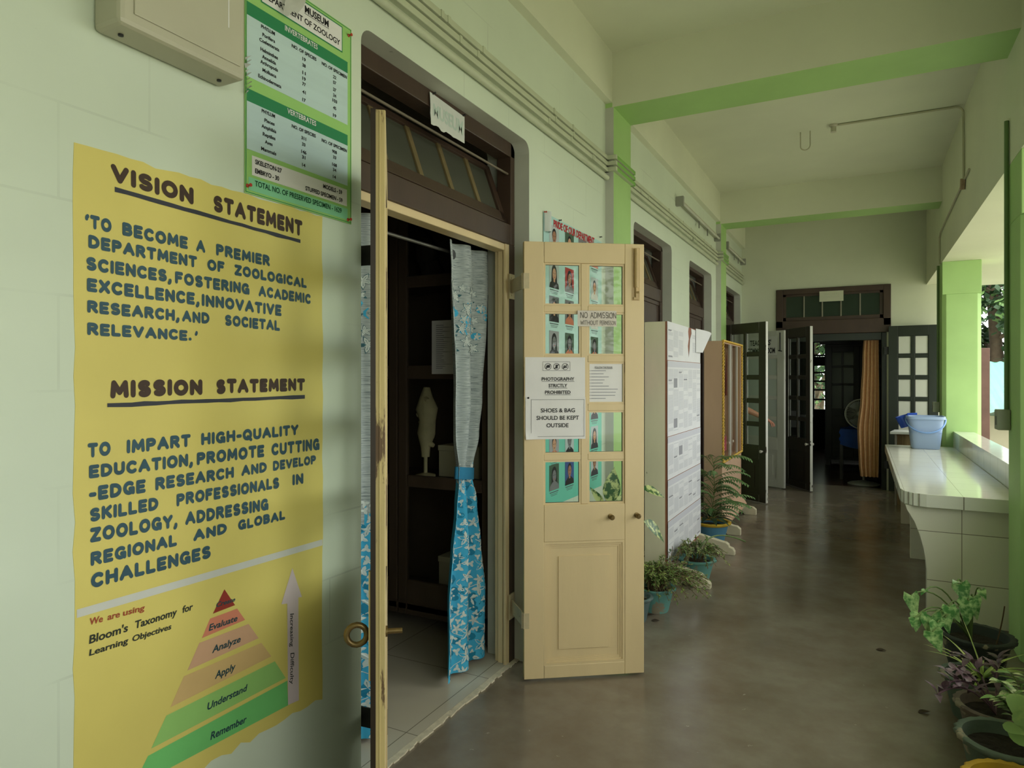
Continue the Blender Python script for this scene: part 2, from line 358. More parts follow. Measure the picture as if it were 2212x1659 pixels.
# end wall with doorway
m = MB(); yE = 10.2; xa, xb, zt = .52, 1.84, 2.73
m.box((-.3, yE, 0), (xa, yE+.2, 3.70)); m.box((xb, yE, 0), (2.64, yE+.2, 3.70)); m.box((xa, yE, zt), (xb, yE+.2, 3.70))
struct(m, 'wall_end', WALLP, label='pale cream green wall closing the verandah')
m = MB(); m.box((-.3, -1.4, 0), (2.64, -1.2, 3.70)); struct(m, 'wall_added_behind', WALL, label='unseen mint wall added behind the camera to dim the near left wall')  # added out of view: shuts off the open end so the near wall darkens
# rooms behind the walls
m = MB()
m.box((-4.3, -.6, 0), (-4.2, 5.6, 3.6)); m.box((-4.2, -.6, 0), (-WT, -.5, 3.6)); m.box((-4.2, 5.5, 0), (-WT, 5.6, 3.6)); m.box((-4.3, -.6, 3.5), (-WT, 5.6, 3.6))
struct(m, 'wall_museum', EMPTYDARK, label='dim walls of the museum room')
m = MB()
m.box((-4.3, 5.6, 0), (-4.2, 10.4, 3.6)); m.box((-4.3, 10.3, 0), (-.3, 10.4, 3.6)); m.box((-4.3, 5.6, 3.5), (-WT, 10.4, 3.6)); m.box((-4.3, 5.6, -.2), (-.08, 10.4, .004))
struct(m, 'wall_staff_room', EMPTYDARK, label='dim walls of the room behind the left doorways')
m = MB(); FY = 15.4
m.box((-2.1, 10.4, 0), (-2.0, FY, 3.6)); m.box((2.56, 10.4, 0), (2.64, FY, 3.6)); m.box((-2.1, 10.4, 3.5), (2.64, FY+.2, 3.6)); m.box((-2.1, 10.35, 0), (-.3, 10.42, 3.6))
wx0, wx1, wz0, wz1 = .62, 1.55, .80, 2.27
m.box((-2.1, FY, 0), (wx0, FY+.2, 3.6)); m.box((wx1, FY, 0), (2.64, FY+.2, 3.6)); m.box((wx0, FY, 0), (wx1, FY+.2, wz0)); m.box((wx0, FY, wz1), (wx1, FY+.2, 3.6))
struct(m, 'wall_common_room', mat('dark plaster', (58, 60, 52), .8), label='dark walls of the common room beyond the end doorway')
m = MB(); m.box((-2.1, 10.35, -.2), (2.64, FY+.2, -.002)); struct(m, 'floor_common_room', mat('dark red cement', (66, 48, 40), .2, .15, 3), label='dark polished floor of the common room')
w = thing('window_1', 'bright barred window at the back of the common room', 'window', (wx0, FY, wz0), kind='structure'); del w['category']
m = MB()
for xx in (wx0, .98, 1.26, wx1-.05): m.box((xx, FY-.02, wz0), (xx+.05, FY+.05, wz1))
for zz in (wz0, 1.02, 1.22, 1.40, 1.58, 1.94, wz1-.05): m.box((wx0, FY-.02, zz), (wx1, FY+.05, zz+.035))
m.box((wx0, FY-.02, 1.74), (wx1, FY+.05, 1.93)); m.build('window_frame', DKBROWN, w)
m = MB(); m.box((wx0, FY+.02, wz0), (wx1, FY+.025, wz1)); m.build('window_pane', GLASS, w)

# ----------------------------------------------------------------- door frames with tilted transom sashes
def door_frame(n, y0, y1, zt, label, ftop, cream=False, closed=False, xf=-.085):
    d = thing(f'door_{n}', label, None, (xf, (y0+y1)/2, 0), kind='structure')
    xb = xf-.085; side = CREAM if cream else BROWN
    m = MB(); j = .045
    s1 = {'+x': 1}
    m.box((xb, y0, 0), (xf, y0+j+.02, ftop), 0, s1); m.box((xb, y1-j-.02, 0), (xf, y1, ftop), 0, s1)
    m.box((xb, y0, ftop), (xf, y0+j, zt), 1); m.box((xb, y1-j, ftop), (xf, y1, zt), 1)
    m.box((xb, y0, 2.655), (xf, y1, zt), 1); m.box((xb, y0+j, ftop), (xf, y1-j, 2.30), 1)
    m.box((xb, y0+j, ftop-.035), (xf-.012, y1-j, ftop), 0)
    if cream: m.box((xf-.02, y1-j-.05, 0), (xf-.004, y1-j+.012, ftop), 0); m.box((xf-.06, y1-j-.035, 0), (xf-.03, y1-j-.018, ftop), 0)
    m.build('door_frame', [side, BROWN], d, bevel=.004)
    # sash leaning into the room
    zb, h, tilt = 2.305, .33, .34
    ex, ez = V3((-math.sin(tilt), 0, math.cos(tilt))), V3((math.cos(tilt), 0, math.sin(tilt)))
    o = V3((xf-.03, 0, zb)); ya, yb = y0+j+.01, y1-j-.01
    def bar(u0, u1, w0, w1, mb, t=.016, mi=0): c = o+V3((0, (u0+u1)/2, 0))+ex*((w0+w1)/2); mb.obox(c, V3((0, (u1-u0)/2, 0)), ez*t, ex*((w1-w0)/2), mi)
    m = MB(); bar(ya, yb, 0, .06, m); bar(ya, yb, h-.03, h, m); bar(ya, ya+.05, 0, h, m); bar(yb-.05, yb, 0, h, m)
    for k in range(1, 5):
        yy = ya+(yb-ya)*k/5; bar(yy-.016, yy+.016, .05, h-.02, m, .012, 1)
    sash = m.build('transom_sash', [BROWN, mat('tan muntin paint', (112, 98, 66), .5, .2, 12)], d, bevel=.002)
    m = MB(); bar(ya+.03, yb-.03, .04, h-.02, m, .002); m.build('sash_glass', GLASSD, sash)
    m = MB(); m.tube([(xf-.02, y0+j, 2.57), (xf-.02, y1-j, 2.57)], .006); m.build('stay_rod', mat('worn grey rod', (110, 100, 84), .5), d)
    if closed:
        ym = (y0+y1)/2
        for (a, b) in ((y0+j+.02, ym-.002), (ym+.002, y1-j-.02)):
            m = MB(); x1, x0 = xf-.02, xf-.055
            m.box((x0, a, .01), (x1, a+.09, ftop-.035)); m.box((x0, b-.09, .01), (x1, b, ftop-.035))
            for (z0, z1) in ((.01, .2), (.75, .95), (1.98, ftop-.035)): m.box((x0, a+.09, z0), (x1, b-.09, z1))
            m.box((x0+.012, a+.09, .2), (x1-.012, b-.09, .75)); q = m.build('door_panel', BROWN, d, bevel=.003)
            m = MB(); m.box((x0+.015, a+.09, .95), (x1-.015, b-.09, 1.98)); m.build('door_glass', GLASSD, q)
            m = MB()
            for k in range(5):
                yy = a+.11+(b-a-.22)*k/4; m.tube([(x1+.012, yy, 1.0), (x1+.012, yy, 1.93)]+[(x1+.012, yy+.02*math.sin(t), 1.95-.02*math.cos(t)) for t in (.8, 1.6, 2.4)], .006, 6)
            m.build('window_bars', STEEL, q)
    return d
door_frame(1, 1.835, 3.17, 2.73, 'brown and cream museum door frame with tilted transom', 2.195, cream=True)
door_frame(2, 4.99, 6.15, 2.70, 'closed dark brown door behind the newspaper stand', 2.19, closed=True)
door_frame(3, 6.86, 7.99, 2.69, 'closed dark brown door behind the rope trimmed case', 2.19, closed=True)
door_frame(4, 8.75, 10.07, 2.68, 'dark door frame at the far end of the left wall', 2.19)
# end doorway frame
d = thing('door_5', 'dark end door frame with five pane transom', None, (1.18, 10.2, 0), kind='structure')
m = MB(); f0, f1 = 10.17, 10.3
m.box((.47, f0, 2.19), (.56, f1, 2.735)); m.box((1.80, f0, 2.19), (1.89, f1, 2.735)); m.box((.56, f0, 2.66), (1.80, f1, 2.735)); m.box((.47, f0, 2.10), (1.89, f1, 2.29), 0)
m.box((.54, f0+.03, 0), (.60, f1, 2.10), 1); m.box((1.78, f0+.03, 0), (1.84, f1, 2.10), 1); m.box((.60, f0+.03, 2.0), (1.78, f1, 2.10), 1)
m.build('door_frame', [BROWN, DKGREEN], d, bevel=.006)
m = MB(); m.box((.56, f0+.03, 2.29), (1.80, f0+.06, 2.34)); m.box((.56, f0+.03, 2.63), (1.80, f0+.06, 2.66)); m.box((.56, f0+.03, 2.29), (.60, f0+.06, 2.66)); m.box((1.76, f0+.03, 2.29), (1.80, f0+.06, 2.66))
for k in range(1, 5): xx = .60+1.16*k/5; m.box((xx-.008, f0+.03, 2.33), (xx+.008, f0+.055, 2.64), 1)
s_ = m.build('transom_sash', [BROWN, mat('pale putty', (140, 136, 118), .7)], d, bevel=.002)
m = MB(); m.box((.58, f0+.044, 2.32), (1.78, f0+.048, 2.65)); m.build('sash_glass', mat('dark green transom glass', (40, 54, 44), .15, .1, 4), s_)

# ----------------------------------------------------------------- hinged glazed leaves
def door_leaf(name, label, hinge, ang, W, H, front, back, edge, rows, pan, stile=.10, mid=.035, thick=.038, z0=.012, cols=2, glass=None, group=None):
    r = thing(name, label, 'door', hinge, ang, group); T = thick/2
    sel = {'-y': 0, '+y': 1, '-x': 2, '+x': 2, '+z': 0, '-z': 0}
    m = MB()
    zr0, zr1 = rows[-1][0], rows[0][1]; xl, xr = stile, W-stile
    m.box((0, -T, z0), (xl, T, H), 0, sel); m.box((xr, -T, z0), (W, T, H), 0, sel)
    hs = dict(sel)
    m.box((xl, -T, zr1), (xr, T, H), 0, sel); m.box((xl, -T, pan[1]), (xr, T, zr0), 0, sel); m.box((xl, -T, z0), (xr, T, pan[0]), 0, sel)
    xm = (xl+xr)/2; Tm = T-.006
    cc = [(xl, xm-mid/2), (xm+mid/2, xr)] if cols == 2 else [(xl, xr)]
    if cols == 2: m.box((xm-mid/2, -Tm, zr0), (xm+mid/2, Tm, zr1), 0, sel)
    for (a, b) in zip(rows, rows[1:]):
        for (p, q) in cc: m.box((p, -Tm, b[1]), (q, Tm, a[0]), 0, sel)
    f = m.build('leaf_frame', [front, back, edge], r, local=True, bevel=.003)
    m = MB()                                     # glazing beads
    for (za, zb) in rows:
        for (p, q) in cc:
            for sg, mi in ((-1, 0), (1, 1)):
                ya, yb = sorted((sg*.004, sg*(Tm-.003)))
                for (a, b) in (((p, ya, za), (p+.009, yb, zb)), ((q-.009, ya, za), (q, yb, zb)), ((p+.009, ya, za), (q-.009, yb, za+.009)), ((p+.009, ya, zb-.009), (q-.009, yb, zb))): m.box(a, b, mi)
    m.build('glazing_bead', [front, back], r, local=True)
    for (za, zb) in rows:
        for (p, q) in cc:
            m = MB(); m.box((p, -.0015, za), (q, .0015, zb)); m.build('pane', glass or GLASS, r, local=True)
    m = MB()                                     # bolection panel
    pa, pb = pan; D = T-.014
    m.box((xl, -D, pa), (xr, D, pb), 0, sel); g = .03
    for sg, mi in ((-1, 0), (1, 1)):
        for k, (i0, i1, d) in enumerate(((0, .012, T-.002), (.012, .022, T-.007), (.022, .032, T-.011))):
            ya, yb = sorted((sg*D, sg*d))
            m.box((xl+i0, ya, pa+i0), (xl+i1, yb, pb-i0), mi); m.box((xr-i1, ya, pa+i0), (xr-i0, yb, pb-i0), mi)
            m.box((xl+i1, ya, pa+i0), (xr-i1, yb, pa+i1), mi); m.box((xl+i1, ya, pb-i1), (xr-i1, yb, pb-i0), mi)
        ya, yb = sorted((sg*D, sg*(D+.005))); m.box((xl+.075, ya, pa+.075), (xr-.075, yb, pb-.075), mi)
    m.build('panel', [front, back], r, local=True)
    return r
ROWS1 = [(1.857, 2.067), (1.609, 1.824), (1.368, 1.576), (1.118, 1.333), (.868, 1.088)]
AR = math.radians(35); HR = V3((.065, 2.972, 0))
right_leaf = door_leaf('glazed_door', 'cream glazed museum door leaf with paper notices, folded back towards the verandah', HR, AR, .612, 2.17, CREAM, BROWN, CREAMW, ROWS1, (.075, .685), stile=.10)
AL = math.atan2(-.5, .385); HL = V3((.062, 1.872, 0))
left_leaf = door_leaf('glazed_door', 'museum door leaf seen edge on, brown outside and worn cream edge', HL, AL, .63, 2.19, BROWN, CREAM, CREAMW, ROWS1, (.075, .685), stile=.10)
def parl_hinge(leaf, zc, jamb, mt, side):      # projecting hinge: plate on the jamb, arm, knuckle at the leaf edge
    m = MB(); p = V3(BASE[leaf].translation); j = V3(jamb)
    m.box((j.x-.004, j.y-.028, zc-.065), (j.x+.004, j.y+.028, zc+.065))
    d = (p-j); d.z = 0
    n = V3((-d.y, d.x, 0)).normalized()
    m.obox(j+d*.5+V3((0, 0, zc)), d*.5, n*.003, V3((0, 0, .035)))
    m.tube([p+V3((0, 0, zc-.04)), p+V3((0, 0, zc+.04))], .011, 10)
    dx = BASE[leaf].to_3x3() @ V3((1, 0, 0)); nn = BASE[leaf].to_3x3() @ V3((0, 1, 0))
    m.obox(p+dx*.012+V3((0, 0, zc)), dx*.014, nn*.02, V3((0, 0, .038)))
    for k in (-.045, 0, .045): m.tube([(j.x+.003, j.y+side*.004, zc+k), (j.x+.007, j.y+side*.004, zc+k)], .006, 8)
    m.build('hinge', mt, leaf)
HINGEC = mat('cream painted hinge', (186, 172, 138), .5, .1, 20, wear=(90, 74, 58), wscale=40, wth=.66)
for zc in (1.975, .30): parl_hinge(right_leaf, zc, (-.081, 3.125, 0), HINGEC, -1)
for zc in (1.93, .30): parl_hinge(left_leaf, zc, (-.081, 1.858, 0), IRON, 1)
# furniture of the right leaf
RM = BASE[right_leaf]
def rl(s, z, off=.0): return RM @ V3((s, -.019-off, z))
m = MB(); m.box((.548, -.021, 1.885), (.588, -.019, 2.15)); m.tube([(.568, -.03, 1.95), (.568, -.03, 2.145)], .0105, 12); m.tube([(.568, -.027, 1.90), (.568, -.027, 1.96)], .006, 10)
m.tube([(.568, -.03, 1.925), (.582, -.04, 1.925)], .005, 8); m.box((.555, -.03, 1.89), (.581, -.019, 1.902)); m.build('tower_bolt', mat('cream painted bolt', (190, 164, 116), .45, .1, 20), right_leaf, local=True, smooth=40)
for (s, z) in ((.437, .805), (.572, .808)):
    m = MB(); ax = Matrix.Rotation(math.pi/2, 4, 'X')
    m.lathe([(0, 0), (.013, 0), (.013, .004), (.007, .006), (.007, .02), (.013, .026), (.013, .036), (.008, .043), (0, .043)], (s, -.019, z), 16, 0, ax); m.build('knob', BRASS, right_leaf, local=True, smooth=40)
# furniture of the left leaf (ring pull and stub bolt near the free edge)
m = MB(); m.box((.63, -.0192, .012), (.6325, -.006, 2.19)); m.build('brown_edge', DKBROWN, left_leaf, local=True)
m = MB(); m.tube([(.6305, .004, .02), (.6305, .004, 2.185)], .0022, 6); m.build('edge_bead', CREAMW, left_leaf, local=True)
m = MB(); m.box((.612, -.024, .72), (.629, -.019, 1.0)); m.build('lock_plate', CREAMW, left_leaf, local=True)
m = MB(); ring = [(.60+.0, -.055+.026*math.cos(t), .83+.026*math.sin(t)) for t in [i*math.pi/8 for i in range(17)]]
m.tube(ring, .008, 8, 0, False); m.tube([(.60, -.019, .83), (.60, -.033, .83)], .007, 8); m.build('ring_handle', BRASS, left_leaf, local=True, smooth=60)
m = MB(); m.tube([(.615, .019, .84), (.615, .062, .84)], .007, 10); m.tube([(.615, .019, .84), (.615, .024, .84)], .014, 12); m.build('bolt_stub', BRASS, left_leaf, local=True, smooth=40)
# far leaves
ROWSF = [(1.80, 2.04), (1.52, 1.76), (1.24, 1.48), (.96, 1.20), (.68, .92)]
def far_leaf(label, hinge, tip, front, back, edge, H=2.16, knob=1, glass=None, bolt=False):
    d = V3(tip)-V3(hinge); a = math.atan2(d.y, d.x); W = d.to_2d().length
    lf = door_leaf('glazed_door', label, hinge, a, W, H, front, back, edge, ROWSF, (.10, .52), stile=.105, glass=glass)
    if knob:
        for sg in (-1, 1):
            m = MB(); m.lathe([(0, 0), (.012, 0), (.009, .012), (.018, .026), (.018, .036), (0, .045)], (W-.05, sg*.019, .62), 14, 0, Matrix.Rotation(sg*-math.pi/2, 4, 'X')); m.build('knob', mat('white knob', (200, 196, 186), .3), lf, local=True, smooth=40)
    if bolt:
        m = MB(); m.tube([(W-.055, -.026, 1.86), (W-.055, -.026, 2.1)], .007, 8); m.tube([(W-.08, -.026, 1.86), (W-.03, -.026, 1.85)], .007, 8); m.build('tower_bolt', IRON, lf, local=True)
    for zc in (.35, 1.85):
        m = MB(); m.tube([(0, 0, zc-.05), (0, 0, zc+.05)], .014, 8); m.box((-.05, -.004, zc-.05), (0, .004, zc+.05)); m.build('hinge', IRON, lf, local=True)
    return lf
far_leaf('dark glazed door leaf with white edge beside the rope trimmed case', (.02, 8.80, 0), (.555, 8.42, 0), DKBROWN, WHITED, WHITEEDGE)
white_leaf = far_leaf("white glazed door leaf carrying the teachers' common room plate", (.02, 10.0, 0), (.635, 9.66, 0), WHITED, DKBROWN, WHITEEDGE, H=2.13, knob=0, bolt=True, glass=mat('pale green frosted pane', (184, 196, 184), .35, .03))
far_leaf('dark glazed end door leaf swung open on the left of the end doorway', (.60, 10.14, 0), (.965, 9.58, 0), DKBROWN, DKGREEN, WHITEEDGE, H=2.17, glass=GLASSC)
end_leaf = far_leaf('dark glazed end door leaf folded flat against the end wall', (1.86, 10.10, 0), (2.41, 10.06, 0), DKGREEN, DKBROWN, DKBROWN, H=2.17, glass=mat('frosted white pane', (206, 208, 196), .35, .03))
# ================================================================= painted statement on the left wall
YEL = mat('yellow wall paint', (220, 204, 112), .55, .05, 2.2)
INKB = mat('slate blue paint', (52, 84, 98), .6, .12, 20); INKBR = mat('dark brown lettering paint', (66, 48, 36), .6, .1, 20)
mural = thing('painted_statement', 'yellow painted vision and mission statement with a taxonomy pyramid on the mint wall', 'mural', wp(430, 1300, 0))
m = MB(); rr = random.Random(5)
yl, yr, zb, zt_ = .872, 1.645, .465, 2.02
top = [(.001, yl+(yr-yl)*i/24, zt_+rr.uniform(-.004, .004)) for i in range(25)]
rt = [(.001, yr+rr.uniform(-.003, .003), zt_-(zt_-zb)*i/24) for i in range(1, 24)]
bt = [(.001, yr-(yr-yl)*i/24, zb+rr.uniform(-.008, .008)) for i in range(25)]
lf = [(.001, yl+rr.uniform(-.003, .003), zb+(zt_-zb)*i/24) for i in range(1, 24)]
m.prism(top+rt+bt+lf, (-.001, 0, 0)); m.build('yellow_ground', YEL, mural)
def line(mb, words, base, top, mi=0, font='brush', x=.002, th=.30, bold=0, plane=None, slant=0):
    f = plane or (lambda u, v: wp(u, v, x))
    def at(l, u): (a, b), (c, e) = l; return b+(e-b)*(u-a)/(c-a)
    for (t, u0, u1) in words:
        mb.quadtext(t, f(u0, at(base, u0)), f(u1, at(base, u1)), f(u0+slant, at(top, u0)), f(u1+slant, at(top, u1)), mi, font, bold, th)
for w_ in (('VISION', 239.6, 418), ('STATEMENT', 461, 653)): m = MB(); line(m, [w_], ((255, 396), (646, 509)), ((241, 353.5), (653, 477)), th=.30); m.build('heading', INKBR, mural)
for w_ in (('MISSION', 238.5, 437), ('STATEMENT', 467, 658.6)): m = MB(); line(m, [w_], ((241, 860.5), (653, 844)), ((241, 820.7), (658.6, 817)), th=.33); m.build('heading', INKBR, mural)
def stroke(mb, p, q, w, mi=0, x=.002):
    (a, b), (c, e) = p, q; P = [wp(a+(c-a)*i/16, b+(e-b)*i/16, x) for i in range(17)]; r_ = random.Random(int(a))
    up = [k+V3((0, 0, w*r_.uniform(.35, .6))) for k in P]; dn = [k-V3((0, 0, w*r_.uniform(.35, .6))) for k in P]; mb.poly(up+dn[::-1], mi)
for a_ in (((248, 409), (649, 522)), ((232, 875.5), (658.6, 857))): m = MB(); stroke(m, *a_, .011); m.build('underline', mat('charcoal blue paint', (54, 56, 66), .6), mural)
m = MB()
L = lambda w, b, t: line(m, w, b, t)
L([('`TO', 184, 241), ('BECOME', 264.5, 405.5), ('A', 424, 443.5), ('PREMIER', 467, 582.7)], ((200, 495), (581, 575.5)), ((194.7, 463.4), (570, 549.5)))
L([('DEPARTMENT', 191, 425.4), ('OF', 448, 485), ('ZOOLOGICAL', 506.8, 662)], ((192, 536), (660.4, 622.5)), ((192, 506.8), (656.8, 600.8)))
L([('SCIENCES,', 186, 370.5), ('FOSTERING', 378.4, 538.6), ('ACADEMIC', 559, 671.3)], ((188.6, 583.8), (669.5, 657)), ((190.4, 554.2), (669.5, 635)))
L([('EXCELLENCE,', 187.9, 430.8), ('INNOVATIVE', 436, 608)], ((188.6, 629.8), (607, 683)), ((188.6, 600), (607, 658.7)))
L([('RESEARCH,', 188.6, 387.5), ('AND', 393.6, 452.5), ('SOCIETAL', 486, 604.4)], ((189.7, 675.3), (603.7, 715)), ((189.7, 647.8), (597, 691.6)))
L([('RELEVANCE.', 188.6, 413.8), ("'", 421, 427)], ((189.7, 723.8), (402, 736)), ((189.7, 696), (402, 713)))
L([('TO', 189.6, 239), ('IMPART', 274, 411.7), ('HIGH-QUALITY', 434.8, 644.3)], ((199.7, 988.6), (634.8, 940)), ((191.8, 957.6), (643.7, 916.5)))
L([('EDUCATION,', 192.4, 416.5), ('PROMOTE', 425.3, 570.6), ('CUTTING', 586.7, 690)], ((194.3, 1034), (688.6, 972)), ((194.3, 1005), (688.6, 946)))
L([('-EDGE', 192.4, 314.6), ('RESEARCH', 335.8, 505), ('AND', 521.8, 576.3), ('DEVELOP', 590, 682.3)], ((210.8, 1081), (669.6, 1004.4)), ((210.8, 1049), (681.6, 983)))
L([('SKILLED', 194, 342), ('PROFESSIONALS', 381.6, 602.5), ('IN', 632, 655.4)], ((195, 1127.8), (653.8, 1045)), ((196.5, 1097.5), (653.8, 1021.5)))
L([('ZOOLOGY,', 195, 383), ('ADDRESSING', 400.6, 579.4)], ((195.6, 1173), (571.5, 1103)), ((195.6, 1141), (577.8, 1076)))
L([('REGIONAL', 196, 382), ('AND', 418, 490), ('GLOBAL', 514.6, 615.8)], ((198, 1223.4), (615.8, 1122)), ((197.5, 1193), (606, 1104)))
L([('CHALLENGES', 196.5, 455)], ((204.4, 1270), (451, 1206)), ((201, 1238), (452.8, 1177.5)))
m.build('lettering', INKB, mural)
m = MB(); m.poly([wp(166, 1317, .0016), wp(166, 1335, .0016), wp(696.5, 1178, .0016), wp(696.5, 1165, .0016)]); m.build('divider_stripe', mat('white stripe paint', (206, 206, 198), .6), mural)
C4 = lambda a, b, x=.0016: wp(100+a/2.9105, 1180+b/2.9105, x)
TIERS = [('Create', (150, 52, 40), [(1120, 270), (1048, 424), (1187, 370)]), ('Evaluate', (216, 134, 106), [(1030, 455), (978, 578), (1250, 463), (1200, 392)]),
 ('Analyze', (212, 168, 134), [(962, 608), (887, 782), (1335, 578), (1272, 488)]), ('Apply', (214, 180, 122), [(865, 818), (780, 1013), (1415, 692), (1352, 607)]),
 ('Understand', (152, 202, 114), [(755, 1065), (660, 1272), (1505, 828), (1437, 723)]), ('Remember', (116, 198, 114), [(640, 1318), (540, 1520), (1520, 1000), (1515, 845)])]
TP = {}
for i, (nm, c, pts) in enumerate(TIERS):
    m = MB(); m.poly([C4(*p) for p in pts]); TP[nm] = m.build('pyramid_tier', mat('tier paint '+nm, c, .55, .05, 6), mural, label=f'{"dark red topmost" if i == 0 else ["", "coral", "pinkish tan", "sand", "light green", "bright green lowest"][i]} tier of the pyramid')
P4 = lambda u, v: C4(u, v, .0024)
for (t, bl, br, h0, h1) in (('Create', (1066, 385), (1186, 345), 34, 28), ('Evaluate', (1022, 533), (1200, 468), 44, 40), ('Analyze', (1042, 672), (1220, 600), 48, 42), ('Apply', (1060, 835), (1186, 775), 50, 46), ('Understand', (1010, 1032), (1258, 908), 50, 44), ('Remember', (1032, 1218), (1256, 1105), 52, 46)):
    m = MB(); bl = V3((*bl, 0)); br = V3((*br, 0)); sk = 8
    m.quadtext(t, P4(bl.x, bl.y), P4(br.x, br.y), P4(bl.x+sk, bl.y-h0), P4(br.x+sk, br.y-h1), 0, 'print', .025)
    m.build('tier_lettering', mat('dark teal paint', (40, 70, 76), .6), TP[t])
m = MB(); m.poly([C4(*p, .0018) for p in ((1547, 137), (1478, 365), (1515, 360), (1520, 998), (1588, 968), (1585, 322), (1607, 318))]); arrow = m.build('arrow', mat('pale pink paint', (212, 196, 196), .6), mural)
m = MB()
def vtext(t, a, b, w0, w1):   # reads downwards
    m.quadtext(t, P4(*a), P4(*b), P4(a[0]+w0, a[1]-3), P4(b[0]+w1, b[1]-3), 0, 'print', .01)
vtext('Increasing', (1534, 425), (1534, 632), 24, 22); vtext('Difficulty', (1536, 672), (1534, 868), 25, 22); m.build('arrow_lettering', mat('dark ink', (40, 42, 40), .6), arrow)
m = MB()
for (t, u0, u1) in (('We', 270, 355), ('are', 385, 462), ('using', 482, 617)): line(m, [(t, u0, u1)], ((275, 495), (615, 402)), ((275, 450), (615, 364)), 0, 'print', bold=.022, plane=P4, slant=5)
m.build('red_lettering', mat('red lettering paint', (158, 72, 44), .6), mural)
m = MB()
for (t, u0, u1) in (("Bloom's", 270, 512), ('Taxonomy', 555, 820), ('for', 855, 920)): line(m, [(t, u0, u1)], ((275, 612), (900, 405)), ((275, 556), (900, 360)), 0, 'print', bold=.022, plane=P4, slant=5)
for (t, u0, u1) in (('Learning', 270, 513), ('Objectives', 540, 785)): line(m, [(t, u0, u1)], ((275, 688), (785, 520)), ((275, 646), (785, 482)), 0, 'print', bold=.022, plane=P4, slant=5)
m.build('taxonomy_lettering', mat('black green paint', (42, 48, 40), .6), mural)

# ================================================================= metal box on the wall
BOXM = mat('beige enamel', (186, 182, 160), .4, .04, 4, wear=(150, 140, 120), wscale=30, wth=.74)
eb = thing('electrical_box', 'beige metal distribution box on the mint wall beside the green poster', 'electrical box', (.05, 1.083, 2.285))
m = MB(); m.box((0, .913, 2.285), (.10, 1.255, 2.80)); m.build('body', BOXM, eb, bevel=.012)
m = MB(); m.box((.10, .945, 2.315), (.104, 1.235, 2.78)); m.build('door', BOXM, eb, bevel=.003)
for yy in (.95, 1.215):
    m = MB(); m.lathe([(0, 0), (.006, 0), (.006, -.004), (0, -.005)], (.045, yy, 2.2852), 10); m.build('screw', IRON, eb)
m = MB(); m.box((.104, 1.195, 2.40), (.1048, 1.198, 2.52)); m.build('scratch', PAPER, eb)

# ================================================================= green museum poster
PGREEN = mat_flat('poster lime', (156, 204, 118), .35, .4); PDK = mat_flat('poster dark green', (46, 132, 86), .35, .4); PBLUE = mat('poster pale blue', (192, 214, 214), .35, .06, 3, (1, .1, 6)); PMINT = mat_flat('poster mint', (138, 206, 162), .35, .4); PEDGE = mat_flat('poster edge green', (30, 130, 84), .35, .4)
po = thing('museum_poster', 'green printed museum specimen poster pinned above the yellow mural', 'poster', (.004, 1.555, 2.02))
m = MB(); Y0, Y1, Z0, Z1 = 1.334, 1.780, 2.022, 2.686
m.box((.002, Y0, Z0), (.0045, Y1, Z1), 0)
def pr(y0, y1, z0, z1, mi, x=.0052): m.poly([(x, y0, z0), (x, y1, z0), (x, y1, z1), (x, y0, z1)], mi)
pr(Y0+.006, Y1-.02, 2.529, 2.567, 1); pr(Y0+.006, Y1-.02, 2.284, 2.32, 1)
pr(Y0+.006, Y1-.02, 2.354, 2.529, 2); pr(Y0+.006, Y1-.02, 2.148, 2.284, 2)
pr(1.358, 1.757, 2.078, 2.134, 3); pr(Y0+.012, Y1-.02, 2.033, 2.070, 4)
pr(1.39, 1.735, 2.588, 2.675, 5); pr(1.394, 1.731, 2.592, 2.671, 3, .0056)
for a in ((Y0+.002, Y1-.002, Z0+.003, Z0+.005), (Y0+.002, Y1-.002, Z1-.005, Z1-.003), (Y0+.002, Y0+.004, Z0+.003, Z1-.003), (Y1-.005, Y1-.003, Z0+.003, Z1-.003)): pr(*a, 6)
m.build('sheet', [PGREEN, PDK, PBLUE, PAPER, PMINT, PDK, PEDGE], po)
m = MB()
def tx(mb, t, y0, zb, h, y1=None, mi=0, bold=.0, x=.0062, align='l', ws=.62):
    w = (y1-y0) if y1 is not None else len(t)*h*ws
    if align == 'c': y0 = y0-w/2
    if align == 'r': y0 = y0-w
    mb.quadtext(t, (x, y0, zb), (x, y0+w, zb), (x, y0, zb+h), (x, y0+w, zb+h), mi, 'print', bold)
K1 = lambda a, b: wp(a/2.765, b/2.765, .006)
def tk(mb, t, a, b, a1, h, mi=0, bold=0): p = K1(a, b); q = K1(a1, b); tx(mb, t, p.y, p.z, h, q.y, mi, bold)
